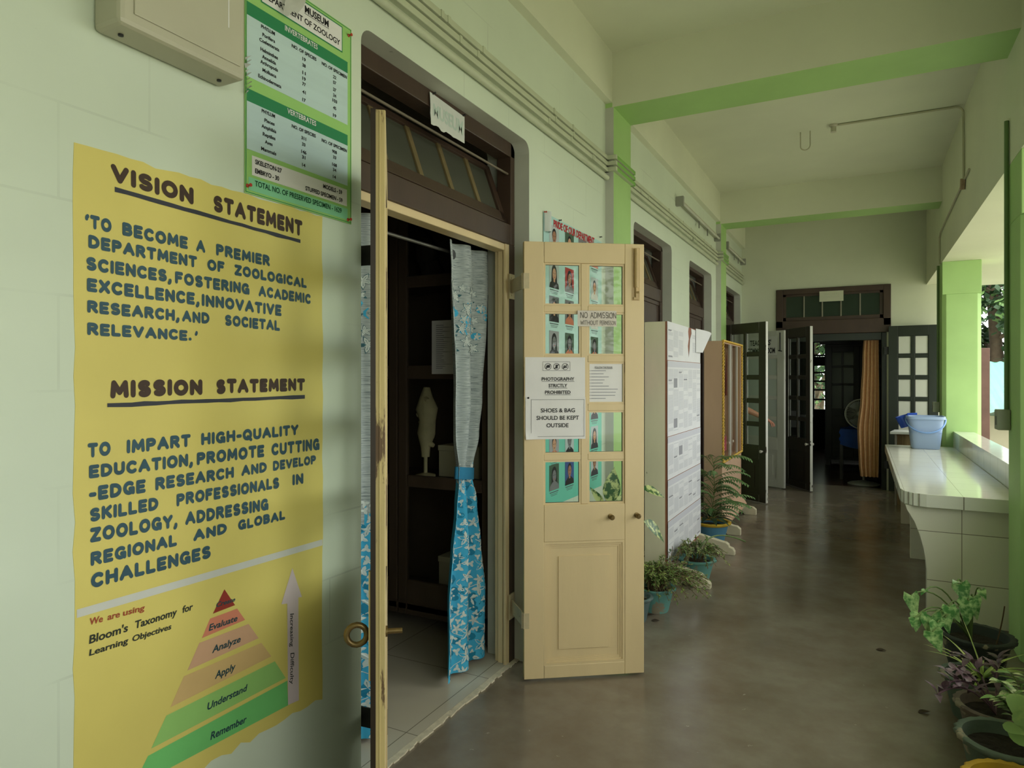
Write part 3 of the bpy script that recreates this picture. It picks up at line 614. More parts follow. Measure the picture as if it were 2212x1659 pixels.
for (t, a, b, a1) in (('PHYLUM', 1560, 165, 1642), ('Porifera', 1568, 215, 1643), ('Coelenterata', 1550, 243, 1668), ('Helminthes', 1556, 300, 1660), ('Annelida', 1566, 345, 1648), ('Arthropoda', 1556, 375, 1660), ('Mollusca', 1568, 425, 1650), ('Echinodermata', 1543, 460, 1680),
    ('NO. OF SPECIES', 1743, 280, 1890), ('19', 1806, 358, 1826), ('38', 1806, 395, 1826), ('11', 1806, 440, 1826), ('19', 1806, 475, 1826), ('77', 1806, 508, 1826), ('41', 1806, 555, 1826), ('17', 1806, 602, 1826),
    ('NO. OF SPECIMEN', 1922, 385, 2072), ('22', 1990, 465, 2008), ('57', 1990, 498, 2008), ('27', 1990, 540, 2008), ('24', 1990, 575, 2008), ('103', 1986, 605, 2014), ('45', 1990, 650, 2008), ('19', 1990, 695, 2008),
    ('PHYLUM', 1563, 670, 1643), ('Pisces', 1580, 726, 1640), ('Amphibia', 1562, 760, 1650), ('Reptiles', 1570, 808, 1645), ('Aves', 1582, 855, 1628), ('Mammals', 1560, 895, 1650),
    ('NO. OF SPECIES', 1743, 760, 1886), ('311', 1800, 830, 1828), ('33', 1804, 868, 1824), ('146', 1800, 912, 1830), ('31', 1804, 945, 1824), ('14', 1804, 992, 1824),
    ('NO. OF SPECIMEN', 1922, 845, 2072), ('908', 1984, 910, 2012), ('33', 1990, 945, 2008), ('168', 1984, 988, 2012), ('34', 1988, 1020, 2008), ('14', 1988, 1062, 2006)):
    tk(m, t, a, b, a1, .0105, 0, .028)
for (t, a, b, a1) in (('SKELETON-27', 1524, 978, 1683), ('EMBRYO - 30', 1524, 1032, 1667), ('MODELS - 59', 1930, 1122, 2043), ('STUFFED SPECIMEN - 59', 1824, 1135, 2045)): tk(m, t, a, b, a1, .0135, 0, .03)
tk(m, 'TOTAL NO. OF PRESERVED SPECIMEN - 1629', 1523, 1110, 2040, .0165, 1, .015)
tk(m, 'INVERTEBRATES', 1702, 180, 1897, .0165, 2, .015); tk(m, 'VERTEBRATES', 1716, 675, 1888, .0165, 2, .015)
tx(m, 'MUSEUM', 1.5625, 2.642, .022, 1.668, 0, .03, align='l'); pr_y = (1.56, 1.67); m.poly([(.0062, 1.56, 2.637), (.0062, 1.67, 2.637), (.0062, 1.67, 2.6385), (.0062, 1.56, 2.6385)])
tx(m, 'DEPARTMENT OF ZOOLOGY', 1.40, 2.606, .0185, 1.722, 0, .02)
m.build('print', [BLACK, mat_flat('deep green ink', (16, 66, 44)), PAPER], po)
PIN = mat_flat('red plastic pin', (186, 62, 44), .3, .5)
def pin(parent, p, mt=PIN, nrm=(1, 0, 0)):
    m = MB(); ax = V3((0, 0, 1)).rotation_difference(V3(nrm)).to_matrix().to_4x4()
    m.lathe([(0, 0), (.0055, 0), (.0055, .0015), (.003, .004), (.003, .010), (.005, .012), (.005, .014), (0, .0145)], p, 10, 0, ax); return m.build('push_pin', mt, parent, smooth=40)
for (a, b) in ((2082, 212), (1478, 1108), (2078, 1312)): pin(po, K1(a, b))
m = MB()   # torn strip hanging over the heading and torn left edge
def flap(u, v): return V3((.008+.05*math.sin(v*2.2)*(.4+.6*u), 1.445+.03*u+.055*(1-v)*(.4+u)+.012*v, 2.70-.115*(1-(1-v))-.01*math.sin(6*u)*v))
m.grid(flap, 6, 10); m.build('torn_flap', mat('torn white paper', (200, 200, 194), .6, .08, 20), po, smooth=0)
m = MB(); r_ = random.Random(9)
for k in range(9):
    z = 2.30+k*.012; m.add([(.006, 1.334, z), (.03*r_.random()+.008, 1.334-.02*r_.random(), z+.004), (.02*r_.random()+.006, 1.336+.008, z+.014), (.006, 1.345, z+.012)], [(0, 1, 2, 3)])
m.build('torn_edge', mat('torn white paper', (200, 200, 194)), po)

# ================================================================= MUSEUM paper over the door
xs = -.078
mp_ = thing('paper_sign', 'torn white paper with faded museum lettering pinned over the doorway', 'sign', (xs, 2.53, 2.59))
bl, br, tr, tl = wp(931, 268, xs), wp(1003, 310, xs), wp(1003, 253, xs), wp(928, 198, xs)
r_ = random.Random(2); m = MB()
edge = [bl.lerp(br, i/14)+V3((0, 0, r_.uniform(-.006, .006) if 1 < i < 10 else 0)) for i in range(15)]
left = [tl.lerp(bl, i/6)+V3((0, r_.uniform(-.004, .004), 0)) for i in range(1, 6)]
m.prism([tl]+left+edge+[tr], (.0012, 0, 0)); m.build('sheet', mat('grey white paper', (205, 208, 202), .7, .03), mp_)
m = MB(); a = xs+.002; line(m, [('MUSEUM', 936, 1000)], ((936, 248), (1000, 292)), ((936, 222), (1000, 262)), 0, 'print', x=a, bold=.03); m.build('print', mat_flat('faded print', (184, 200, 190)), mp_)
for (u, v) in ((935, 202), (1000, 249)): pin(mp_, wp(u, v, xs+.001), IRON)

# ================================================================= trunking, conduits, lamps, hook
TRUNK = mat('painted trunking', (192, 198, 172), .5, .06, 5, wear=(120, 118, 98), wscale=14, wth=.72)
TRG = mat('green painted trunking', (126, 176, 84), .5)
for k, (zc, nm) in enumerate(((2.985, 'uppermost'), (2.945, 'middle'), (2.905, 'lowest'))):
    t = thing('cable_trunking', f'{nm} of the three long cable trunkings along the left wall', 'cable trunking', (.014, 4, zc), group='cable trunkings along the left wall')
    m = MB(); q = .028; h = .014; xw = .059
    ys = [(-1.2, 4.35), (4.73, 8.26), (8.60, 10.2)]
    for (a, b) in ys: m.box((0, a, zc-h), (q, b, zc+h))
    for (a, b) in ((4.35, 4.73), (8.26, 8.60)):
        m.box((0, a-q, zc-h), (xw+q, a, zc+h)); m.box((0, b, zc-h), (xw+q, b+q, zc+h), 1); m.box((xw, a, zc-h), (xw+q, b, zc+h), 0, {'+x': 1})
    m.build('channel', [TRUNK, TRG], t, bevel=.003)
    r_ = random.Random(k)
    for yy in [r_.uniform(1, 4.2) for _ in range(6)]+[r_.uniform(5, 8.1) for _ in range(5)]: m = MB(); m.box((0, yy, zc-h-.002), (q+.003, yy+.02, zc+h+.002)); m.build('clip', TRUNK, t)
m = MB(); m.tube([(.02, -1.2, 2.85), (.02, 4.33, 2.85)], .017, 10)
m.tube([(.02, 4.76, 2.85), (.02, 8.24, 2.85)], .015, 10); m.tube([(.02, 8.62, 2.85), (.02, 10.18, 2.85)], .015, 10)
m.build('round_conduit', TRUNK, None, smooth=40, label='round painted conduit pipe below the three trunkings on the left wall', category='conduit') if False else props(m.build('round_conduit', TRUNK, None, smooth=40), 'round painted conduit pipe below the three cable trunkings', 'conduit')
def tube_lamp(y0, y1, z, label):
    t = thing('tube_light', label, 'light', (.04, (y0+y1)/2, z), group='tube lights on the left wall')
    m = MB(); m.box((0, y0, z-.02), (.035, y1, z+.025)); m.build('batten', mat('dirty white batten', (176, 176, 156), .5, .1, 20, wear=(90, 86, 72), wscale=20, wth=.68), t, bevel=.004)
    for yy in (y0, y1-.03):
        m = MB(); m.box((0, yy-.01, z-.06), (.075, yy+.03, z+.03)); m.build('end_cap', mat('grey lamp cap', (150, 152, 140), .5), t, bevel=.006)
    m = MB(); m.tube([(.055, y0+.02, z-.03), (.055, y1-.02, z-.03)], .013, 12); m.build('glass_tube', mat('unlit tube', (206, 206, 192), .25), t, smooth=40)
    for f in (.45, .68):
        m = MB(); m.box((.03, y0+(y1-y0)*f, z-.10), (.04, y0+(y1-y0)*f+.02, z-.02)); m.build('bracket', STEEL, t)
tube_lamp(6.30, 8.18, 3.165, 'unlit tube light on the left wall between the green pilasters')
tube_lamp(8.70, 10.1, 3.17, 'unlit tube light on the left wall beyond the farther green pilaster')
CP = mat('painted conduit', (184, 182, 156), .5, .08)
hk = props(MB().tube([(1.06, 6.55, 3.70), (1.06, 6.55, 3.58)]+[(1.10-.04*math.cos(a), 6.55, 3.575-.04*math.sin(a)) for a in [math.pi*i/10 for i in range(11)]]+[(1.14, 6.55, 3.58), (1.14, 6.55, 3.70)], .0055, 8).build('ceiling_hook', CP, None, smooth=40), 'U shaped fan hook hanging from the ceiling', 'hook')
cl = thing('ceiling_conduit', 'thin conduit with a lamp holder running over the ceiling to the edge beam', 'conduit', (1.8, 6.5, 3.69))
m = MB(); m.tube([(1.36, 6.48, 3.69), (2.22, 6.49, 3.69)]+[(2.22+.055*math.sin(a), 6.49, 3.69-.055*(1-math.cos(a))) for a in [math.pi/2*i/6 for i in range(1, 7)]]+[(2.278, 6.49, 3.1)], .009, 8); m.build('pipe', CP, cl, smooth=40)
m = MB(); m.lathe([(0, 0), (.035, 0), (.035, -.012), (.022, -.02), (.022, -.06), (.026, -.065), (0, -.065)], (1.33, 6.48, 3.70), 16); m.build('lamp_holder', mat('white bakelite', (196, 192, 172), .4), cl, smooth=40)
m = MB(); m.obox((2.27, 6.49, 3.06), (.015, 0, 0), (0, .03, .01), (0, -.012, .04)); m.build('junction_box', mat('chipped brown box', (150, 128, 104), .7, .2, 30), cl, bevel=.004)
m = MB(); m.tube([(2.279, 6.2, 3.10), (2.279, 8.3, 3.02), (2.279, 8.42, 2.98), (2.279, 8.42, 2.70)], .008, 8); props(m.build('beam_conduit', CP, None, smooth=40), 'thin conduit running along the face of the edge beam', 'conduit')
for (y0, zc, nm, h) in ((4.66, 1.26, 'near', .115), (8.53, 1.18, 'far', .11)):
    t = thing('switch_box', f'small grey switch box low on the {nm} green column', 'switch box', (2.26, y0, zc), group='switch boxes on the green columns')
    m = MB(); m.box((2.225, y0-.04, zc-h/2), (2.289, y0+.05, zc+h/2)); m.build('box', mat('grey green box', (150, 156, 136), .5), t, bevel=.006)
    m = MB(); m.box((2.2235, y0-.02, zc-.03), (2.2255, y0+.01, zc+.02)); m.build('cover', mat('dark switch cover', (96, 98, 88), .5), t)
    m = MB(); m.tube([(2.276, y0+.005, zc+h/2), (2.276, y0+.005, 2.95 if nm == 'near' else 2.7)], .012, 10); m.build('pipe', mat('dull green pipe', (104, 130, 84), .5), t, smooth=40)

# ================================================================= portraits poster behind the folded leaf
PPB = mat('poster pale aqua', (176, 214, 208), .35, .04, 2); PPT = mat('poster turquoise', (110, 202, 180), .35, .04, 2)
pp = thing('portrait_poster', 'aqua poster of small portraits with red heading, behind the cream door leaf', 'poster', (.005, 3.8, .77))
m = MB(); ya, yb, za, zb_ = 3.338, 4.262, .775, 2.405
def cur(y): return .004+.018*max(0, math.sin((y-3.5)*7))*(1 if y < 3.9 else .5)
for j in range(12):
    f0, f1 = j/12, (j+1)/12
    for i in range(12):
        p, q = ya+(yb-ya)*i/12, ya+(yb-ya)*(i+1)/12; z0, z1 = za+(zb_-za)*f0, za+(zb_-za)*f1
        m.poly([(.005, p, z0), (.005, q, z0), (.005, q, z1), (.005, p, z1)], 1 if j < 5 else 0)
m.build('sheet', [PPB, PPT], pp)
m = MB(); line(m, [('PRIDE OF OUR DEPARTMENT', 1196, 1284)], ((1196, 489), (1284, 530)), ((1196, 474), (1284, 514)), 0, 'print', x=.0065, bold=.04); m.build('heading', mat_flat('red print', (176, 52, 56)), pp)
SKINS = [(196, 150, 120), (170, 122, 94), (206, 166, 140), (150, 108, 84)]
smats = [mat_flat(f'print tone {i}', c) for i, c in enumerate([(90, 96, 96), (170, 60, 56), (60, 84, 140), (180, 190, 190), (70, 92, 74), (196, 150, 120), (160, 116, 92), (34, 32, 34), (60, 60, 66), (216, 214, 208), (190, 100, 110), (110, 190, 190), (120, 120, 122), (200, 120, 90), (160, 160, 164)])]
def ell(x, yc, zc, ry, rz, n=14, a0=0, a1=360): return [(x, yc+ry*math.cos(math.radians(a0+(a1-a0)*i/n)), zc+rz*math.sin(math.radians(a0+(a1-a0)*i/n))) for i in range(n+(0 if a1-a0 == 360 else 1))]
rr = random.Random(21)
rows_z = [2.285, 2.075, 1.885, 1.69, 1.50, 1.30, 1.11, .935]; cols_y = [3.48, 3.705, 3.915, 4.125]
PM = MB()
for ri, z in enumerate(rows_z):
    for ci, yc in enumerate(cols_y):
        w, h = .067, .072; x = .006
        bgc = 1 if (ri, ci) == (1, 1) else (2 if (ri, ci) == (7, 1) else rr.choice([0, 3, 3, 4, 12, 14])); sk = rr.choice([5, 6, 12] if ri > 2 else [5, 6]); cl_ = rr.choice([7, 8, 9, 9, 10, 11, 13, 12]); long = rr.random() < .5
        b = MB(); b.poly([(x, yc-w, z-h), (x, yc+w, z-h), (x, yc+w, z+h), (x, yc-w, z+h)], bgc)
        if long: b.poly([(x+.0004, yc-.04, z-.04), (x+.0004, yc+.04, z-.04)]+ell(x+.0004, yc, z+.015, .036, .045, 12, 0, 180), 7)
        b.poly([(x+.0006, yc-w, z-h), (x+.0006, yc+w, z-h), (x+.0006, yc+w*.86, z-.045), (x+.0006, yc+.018, z-.024), (x+.0006, yc-.018, z-.024), (x+.0006, yc-w*.86, z-.045)], cl_)
        b.poly([(x+.0008, yc-.011, z-.036), (x+.0008, yc+.011, z-.036), (x+.0008, yc+.012, z-.005), (x+.0008, yc-.012, z-.005)], sk)
        if not long: b.poly(ell(x+.0007, yc, z+.018, .030, .038), 7)
        b.poly(ell(x+.001, yc, z+.008, .026, .033), sk)
        for sg in (-1, 1): b.poly(ell(x+.0013, yc+sg*.010, z+.012, .0045, .0025, 8), 7)
        b.poly(ell(x+.0013, yc, z-.010, .008, .0025, 8), 1 if long else 8)
        b.build('portrait', smats, pp)
        for k, (wd, dz) in enumerate(((.06, .086), (.05, .095), (.042, .103))): PM.poly([(x, yc-wd, z-dz), (x, yc+wd, z-dz), (x, yc+wd, z-dz+(.006 if k == 0 else .003)), (x, yc-wd, z-dz+(.006 if k == 0 else .003))], 0)
PM.build('captions', mat_flat('caption ink', (96, 110, 110)), pp)
for (u, v, mt) in ((1176, 458, PIN), (1208, 476, IRON), (1296, 512, IRON)): pin(pp, wp(u, v, .006), mt)
m = MB()
m.grid(lambda u, v: V3((.008+.03*math.sin(math.pi*u), 3.345+.05*u, 2.30+.11*v)), 6, 4); m.grid(lambda u, v: V3((.01+.03*math.sin(math.pi*v), 4.19+.06*u, 2.32+.07*v)), 5, 5)
m.build('curled_corner', mat_flat('poster back white', (206, 212, 208)), pp, smooth=0)
# ================================================================= notices on the cream leaf
def sheet(name, label, cat, s0, s1, z0, z1, off=.0016, paper=None, group=None, curl=0):
    t = thing(name, label, cat, rl((s0+s1)/2, z0, off), AR, group)
    m = MB()
    def fn(u, v):
        e = .004*curl*(max(0, .25-u)*4)**2*(max(0, .25-v)*4)**2
        return rl(s0+(s1-s0)*u, z0+(z1-z0)*v, off+e)
    m.grid(fn, 8, 8); m.build('sheet', paper or PAPER, t, smooth=0)
    return t
def ltx(mb, t, s0, s1, zb, h, off=.0032, mi=0, bold=0, font='print', th=.17):
    mb.quadtext(t, rl(s0, zb, off), rl(s1, zb, off), rl(s0, zb+h, off), rl(s1, zb+h, off), mi, font, bold, th)
def lbar(mb, s0, s1, z0, z1, off=.0032, mi=0): mb.poly([rl(s0, z0, off), rl(s1, z0, off), rl(s1, z1, off), rl(s0, z1, off)], mi)
INK = mat_flat('printed ink', (52, 52, 54))
SU = lambda u: (u-1133)/257*.612
ZV = lambda v: 1.5-(v-815)/1451*3.345
n1 = sheet('paper_notice', 'white notice with three crossed out circles about photography on the cream door leaf', 'notice', SU(1135.5), SU(1262), ZV(866), ZV(772), .0016)
m = MB()
for (t, u0, u1, v, h) in (('PHOTOGRAPHY', 1170, 1239, 822, .0165), ('STRICTLY', 1184.5, 1224, 836, .0165), ('PROHIBITED', 1177, 1231, 850.5, .0165)):
    ltx(m, t, SU(u0), SU(u1), ZV(v), h, bold=.025); lbar(m, SU(u0), SU(u1), ZV(v)-.0055, ZV(v)-.0038)
m.build('lettering', INK, n1)
m = MB()
for uc in (1183.5, 1201.5, 1219.5):
    sc_, zc = SU(uc), ZV(792); R = .0165
    for i in range(20):
        a, b = 2*math.pi*i/20, 2*math.pi*(i+1)/20; m.poly([rl(sc_+r*math.cos(q), zc+r*math.sin(q), .0032) for r, q in ((R, a), (R, b), (R-.0022, b), (R-.0022, a))])
    m.poly([rl(sc_+x, zc+z, .0036) for x, z in ((.010, .0125), (.0125, .010), (-.010, -.0125), (-.0125, -.010))])
    if uc < 1190: lbar(m, sc_-.009, sc_+.009, zc-.006, zc+.005); lbar(m, sc_-.004, sc_+.003, zc+.005, zc+.008)
    elif uc < 1210: lbar(m, sc_-.005, sc_+.005, zc-.009, zc+.009)
    else: lbar(m, sc_-.009, sc_+.003, zc-.007, zc+.001); lbar(m, sc_-.007, sc_-.002, zc+.002, zc+.007); lbar(m, sc_+.004, sc_+.009, zc-.006, zc+.001)
for a in ((SU(1172), SU(1229.5), ZV(782), ZV(782)+.0012), (SU(1172), SU(1229.5), ZV(801), ZV(801)+.0012), (SU(1172), SU(1172)+.0012, ZV(801), ZV(782)), (SU(1229.5), SU(1229.5)+.0012, ZV(801), ZV(782))): lbar(m, *a)
m.build('prohibition_icons', INK, n1)
n2 = sheet('paper_notice', 'white boxed notice about shoes and bag on the cream door leaf', 'notice', SU(1136), SU(1262.5), ZV(947.5), ZV(858), .0042, curl=4)
m = MB()
for (t, u0, u1, v) in (('SHOES & BAG', 1168, 1240, 890), ('SHOULD BE KEPT', 1159, 1248.5, 906), ('OUTSIDE', 1180, 1226.5, 922)): ltx(m, t, SU(u0), SU(u1), ZV(v), .0205, .0062, bold=.015)
m.build('lettering', INK, n2)
m = MB()
for a in ((SU(1147.5), SU(1260), ZV(863), ZV(863)+.0013), (SU(1147.5), SU(1260), ZV(942), ZV(942)+.0013), (SU(1147.5), SU(1147.5)+.0013, ZV(942), ZV(863)), (SU(1259), SU(1259)+.0013, ZV(942), ZV(863))): lbar(m, *a, off=.0058)
m.build('border', INK, n2); m = MB(); m.lathe([(0, 0), (.005, 0), (.004, .004), (0, .006)], rl(SU(1142), ZV(859), .005), 10, 0, Matrix.Rotation(math.pi/2, 4, 'X')); m.build('tack', IRON, n2)
n3 = sheet('paper_notice', 'follow the rules list in the middle right pane of the cream door leaf', 'notice', SU(1267), SU(1343), ZV(874.5), ZV(782), -.011)
m = MB(); ltx(m, 'FOLLOW THE RULES', SU(1284), SU(1322), ZV(795.5), .0095, -.0095, bold=.01); lbar(m, SU(1284), SU(1322), ZV(797), ZV(796.4), -.0095); m.build('lettering', INK, n3)
m = MB(); r_ = random.Random(4)
for k in range(10):
    v = 800.5+k*6.7; lbar(m, SU(1273), SU(1274.5), ZV(v+1), ZV(v-.6), -.0095); lbar(m, SU(1276), SU(1276)+r_.uniform(.055, .145), ZV(v+.9), ZV(v-.5), -.0095)
m.build('rule_lines', GREYINK, n3)
n4 = sheet('paper_notice', 'small hand lettered no admission strip glued across the cream door leaf', 'notice', SU(1246), SU(1329.5), ZV(705), ZV(671), .0015, PAPERO)
m = MB()
for (t, u0, u1, v, h) in (('NO', 1252, 1267.5, 687.5, .030), ('ADMISSION', 1273, 1328.5, 687.5, .030), ('WITHOUT', 1252, 1290, 702, .022), ('PERMISSON', 1293.5, 1327.5, 702, .022)): ltx(m, t, SU(u0), SU(u1), ZV(v), h, .003, font='brush', th=.10)
m.build('lettering', mat_flat('pen ink', (70, 66, 62)), n4)

# ================================================================= curtains in the museum doorway
def mat_curtain():
    t = NT('grey slub cloth'); co = t.coord((1, 9, 110)); c = lin((184, 192, 190))
    f = t.noise(co, 2.2, 5, .7)
    col = t.ramp(f, [(.36, lin((112, 122, 122))), (.46, lin((160, 170, 169))), (.6, c)])
    t.l.new(col, t.b.inputs['Base Color']); t.b.inputs['Roughness'].default_value = .85; t.b.inputs['Specular IOR Level'].default_value = .15; MATS['cloth'] = t.m; return t.m
CLOTH = mat_curtain()
CBLUE = mat('curtain blue', (70, 170, 208), .8, .12, 6, (1, 3, .6), spec=.15); CTEAL = mat('curtain teal', (40, 128, 160), .8, .1, 6, spec=.15)
CWHITE = mat_flat('curtain flower white', (206, 214, 208), .85, .1); CLINE = mat_flat('curtain outline', (66, 104, 112), .85, .1)
def petal_flower(n, r0, r1, rot, squash=1):
    pts = []
    for k in range(n):
        a = rot+2*math.pi*k/n
        for da, rr_ in ((-.55, r0), (-.28, .62*r1), (-.12, .8*r1), (0, r1), (.12, .8*r1), (.28, .62*r1)): pts.append((rr_*math.cos(a+da*2*math.pi/n/1.1), rr_*math.sin(a+da*2*math.pi/n/1.1)*squash))
    return pts
def curtain(name, label, yfun, x0, amp, n, z0, z1, zblue, seed, band, parts):
    t = thing(name, label, 'curtain', (x0, sum(yfun(0))/2 if False else (yfun(z0)[0]+yfun(z0)[1])/2, z0))
    def S(s, z, off=0):
        a, b = yfun(z); w = (b-a); am = amp*min(1, .25+w/.42); ph = 2*math.pi*n*s
        return V3((x0+am*math.cos(ph)+.004*math.sin(9*z+5*s)+off, a+w*s+.012*w*math.sin(2*ph), z))
    def nz(z): return int((z-z0)/(z1-z0)*60)
    m = MB(); NZ, NS = 70, 72
    zs = [z0+(z1-z0)*j/NZ for j in range(NZ+1)]
    b0 = len(m.v)
    for z in zs:
        for i in range(NS+1): m.v.append(S(i/NS, z))
    for j in range(NZ):
        zc = (zs[j]+zs[j+1])/2
        for i in range(NS):
            wob = .03*math.sin(i*.8)+.025*math.sin(i*2.1+1)
            m.f.append((b0+j*(NS+1)+i, b0+j*(NS+1)+i+1, b0+(j+1)*(NS+1)+i+1, b0+(j+1)*(NS+1)+i)); m.m.append(1 if zc < zblue+wob else 0)
    cloth = m.build('cloth', [CLOTH, CBLUE], t, smooth=0)
    rnd = random.Random(seed); pm = MB(); W = parts['wref']
    def blot(s, z, pts, mi, off):
        ab = yfun(z); W = max(.09, (ab[1]-ab[0])*1.12)
        P = [S(min(.995, max(.005, s+dx/W)), max(z0+.003, z+dz), off) for dx, dz in pts]; c = S(min(.99, max(.01, s)), z, off)
        for i in range(len(P)): pm.add([c, P[i], P[(i+1) % len(P)]], [(0, 1, 2)], mi)
    placed = []
    for k in range(1500):
        s, z = rnd.uniform(.0, 1), rnd.uniform(z0, zblue+.07)
        r = rnd.choice([.028, .036, .044]) if rnd.random() < .5 else rnd.uniform(.016, .024)
        ab = yfun(z); W = max(.09, (ab[1]-ab[0])*1.12)
        if any(math.hypot((s-a)*W, z-b) < (r+q)*.80 for a, b, q in placed): continue
        placed.append((s, z, r*.94)); rot = rnd.uniform(0, 6.28)
        if rnd.random() < .4 and z < zblue-.02: blot(s+.03, z-.01, [(r*1.2*math.cos(a), r*.9*math.sin(a)) for a in [i*.7 for i in range(9)]], 1, .0012)
        blot(s, z, petal_flower(rnd.choice([4, 5, 5]) if r > .026 else 3, r*.36, r*1.05, rot), 0, .002)
        if r > .026:
            for q in range(4):
                a = rot+q*1.57; blot(s, z, [(r*.12*math.cos(a), r*.12*math.sin(a)), (r*.7*math.cos(a+.05), r*.7*math.sin(a+.05)), (r*.7*math.cos(a-.05), r*.7*math.sin(a-.05))], 2, .0026)
            px = [(s+r/W*math.cos(rot+i*.35)*(1+.25*i), z-r*.5*i*.55) for i in range(1, 6)]
            for (a, b), (c, e) in zip(px, px[1:]):
                if 0.02 < a < .98 and .02 < c < .98 and b > z0+.01 and e > z0+.01: pm.add([S(a, b+.0018, .0018), S(c, e+.0018, .0018), S(c, e-.0018, .0018), S(a, b-.0018, .0018)], [(0, 1, 2, 3)], 0)
    zb0, zb1 = band; placed = []
    for k in range(160):
        s, z = rnd.uniform(.0, 1), min(zb1, max(zb0, rnd.gauss((zb0+zb1)/2, (zb1-zb0)/3.6))); r = rnd.uniform(.022, .036)
        if any(math.hypot((s-a)*W, z-b) < (r+q)*.75 for a, b, q in placed): continue
        placed.append((s, z, r)); rot = rnd.uniform(0, 6.28)
        if rnd.random() < .6 and abs(z-(zb0+zb1)/2) < (zb1-zb0)*.3: blot(s+.06*rnd.uniform(-1, 1), z+.015*rnd.uniform(-1, 1), [(r*1.05*math.cos(a), r*.8*math.sin(a)) for a in [i*.7 for i in range(9)]], 3, .0012)
        blot(s, z, petal_flower(5, r*.36, r*1.09, rot), 2, .0017); blot(s, z, petal_flower(5, r*.30, r*.95, rot), 0, .0024)
        for q in range(5):
            a = rot+q*1.257; blot(s, z, [(r*.1*math.cos(a), r*.1*math.sin(a)), (r*.62*math.cos(a+.05), r*.62*math.sin(a+.05)), (r*.62*math.cos(a-.05), r*.62*math.sin(a-.05))], 2, .003)
    pm.build('floral_print', [CWHITE, CTEAL, CLINE, CBLUE], t)
    for s in parts['rings']:
        c = S(s, z1-.055, .004); m = MB(); m.lathe([(.0, .002), (.014, .002), (.014, -.003), (.024, -.003), (.024, .003), (.014, .003)], c, 16, 0, Matrix.Rotation(math.pi/2, 4, 'Y')); m.build('eyelet', mat('dark eyelet', (70, 72, 72), .4, metal=.4), t, smooth=40)
    if parts.get('tie'):
        zt0, zt1 = parts['tie']; m = MB(); N = 28
        for j, z in enumerate((zt0, zt1)):
            a, b = yfun(z); c = (a+b)/2; w = (b-a)/2+.006
            for k in range(N): q = 2*math.pi*k/N; m.v.append(V3((x0+(amp*.62+.01)*math.cos(q), c+w*math.sin(q), z+.012*math.sin(q)*-1)))
        for k in range(N): m.f.append((k, (k+1) % N, N+(k+1) % N, N+k)); m.m.append(0)
        m.build('tie_band', mat('blue tie cloth', (36, 116, 152), .8, .1, 12), t, smooth=0)
    return t
def interp(tab, z):
    for (a, *p), (b, *q) in zip(tab, tab[1:]):
        if z <= b:
            f = max(0, min(1, (z-a)/(b-a))); f = f*f*(3-2*f); return [u+(w-u)*f for u, w in zip(p, q)]
    return list(tab[-1][1:])
XC = -.235
TAB = []
for (v, u0, u1) in ((1452, 966, 1058), (1300, 969, 1056), (1180, 977, 1046), (1090, 986, 1037), (1030, 993, 1024), (1010, 994, 1025), (940, 986, 1040), (860, 983, 1050), (700, 979, 1058), (600, 975, 1064), (508, 968, 1065)):
    a = wp(u0, v, XC+.022); b = wp(u1, v, XC+.012); TAB.append(((a.z+b.z)/2, a.y, b.y))
zmin = TAB[0][0]; ztop = 2.165
sc_z = lambda z: z
curtain('curtain', 'grey and blue floral curtain tied with a blue band, right in the museum doorway', lambda z: interp(TAB, z), XC, .026, 2.5, max(.03, zmin), ztop, 1.0, 11, (1.64, 1.95), {'wref': .42, 'rings': (.2,), 'tie': (.985, 1.045)})
LTAB = [(.03, 1.93, 2.245), (.6, 1.93, 2.25), (1.1, 1.93, 2.262), (1.5, 1.93, 2.25), (2.165, 1.93, 2.22)]
curtain('curtain', 'grey and blue floral curtain hanging untied behind the edge-on door leaf', lambda z: interp(LTAB, z), XC, .026, 2.5, .03, ztop, .92, 12, (1.62, 1.9), {'wref': .55, 'rings': (.2, .6)})
m = MB(); m.tube([(XC-.04, 1.84, 2.125), (XC-.04, 3.165, 2.125)], .008, 10); props(m.build('curtain_rod', mat('steel rod', (120, 118, 110), .35, metal=.6), None, smooth=40), 'thin curtain rod across the inside of the museum doorway', 'curtain rod')

# ================================================================= showcase inside the museum
CABW = mat('dark cabinet wood', (84, 70, 56), .4, .2, 6, (1, 1, .3))
cab = thing('glass_showcase', 'tall dark wooden glazed showcase inside the museum doorway', 'showcase', (-.85, 3.5, 0))
cx0, cx1, cy0, cy1 = -1.62, -.27, 3.25, 3.72
m = MB()
m.box((cx0, cy0+.03, .09), (cx0+.03, cy1, 2.62)); m.box((cx1-.03, cy0+.03, .09), (cx1, cy1, 2.62)); m.box((cx0, cy1-.02, .09), (cx1, cy1, 2.62)); m.box((cx0, cy0, 2.58), (cx1, cy1, 2.66)); m.box((cx0, cy0, .12), (cx1, cy1, .16))
m.build('carcass', CABW, cab, bevel=.004)
for zz in (.885, 1.53, 2.06):
    m = MB(); m.box((cx0+.03, cy0+.05, zz-.012), (cx1-.03, cy1-.02, zz+.012)); m.build('shelf', CABW, cab)
for (a, b) in ((cx0, -.92), (-.915, cx1)):
    m = MB(); m.box((a, cy0, .09), (a+.065, cy0+.03, 2.58)); m.box((b-.065, cy0, .09), (b, cy0+.03, 2.58))
    for (z0, z1) in ((.09, .30), (.85, .92), (1.49, 1.57), (2.03, 2.10), (2.50, 2.58)): m.box((a+.065, cy0, z0), (b-.065, cy0+.03, z1))
    dr = m.build('door', CABW, cab, bevel=.006)
    m = MB(); m.box((a+.05, cy0+.012, .28), (b-.05, cy0+.015, 2.52)); m.build('glass', GLASSC, dr)
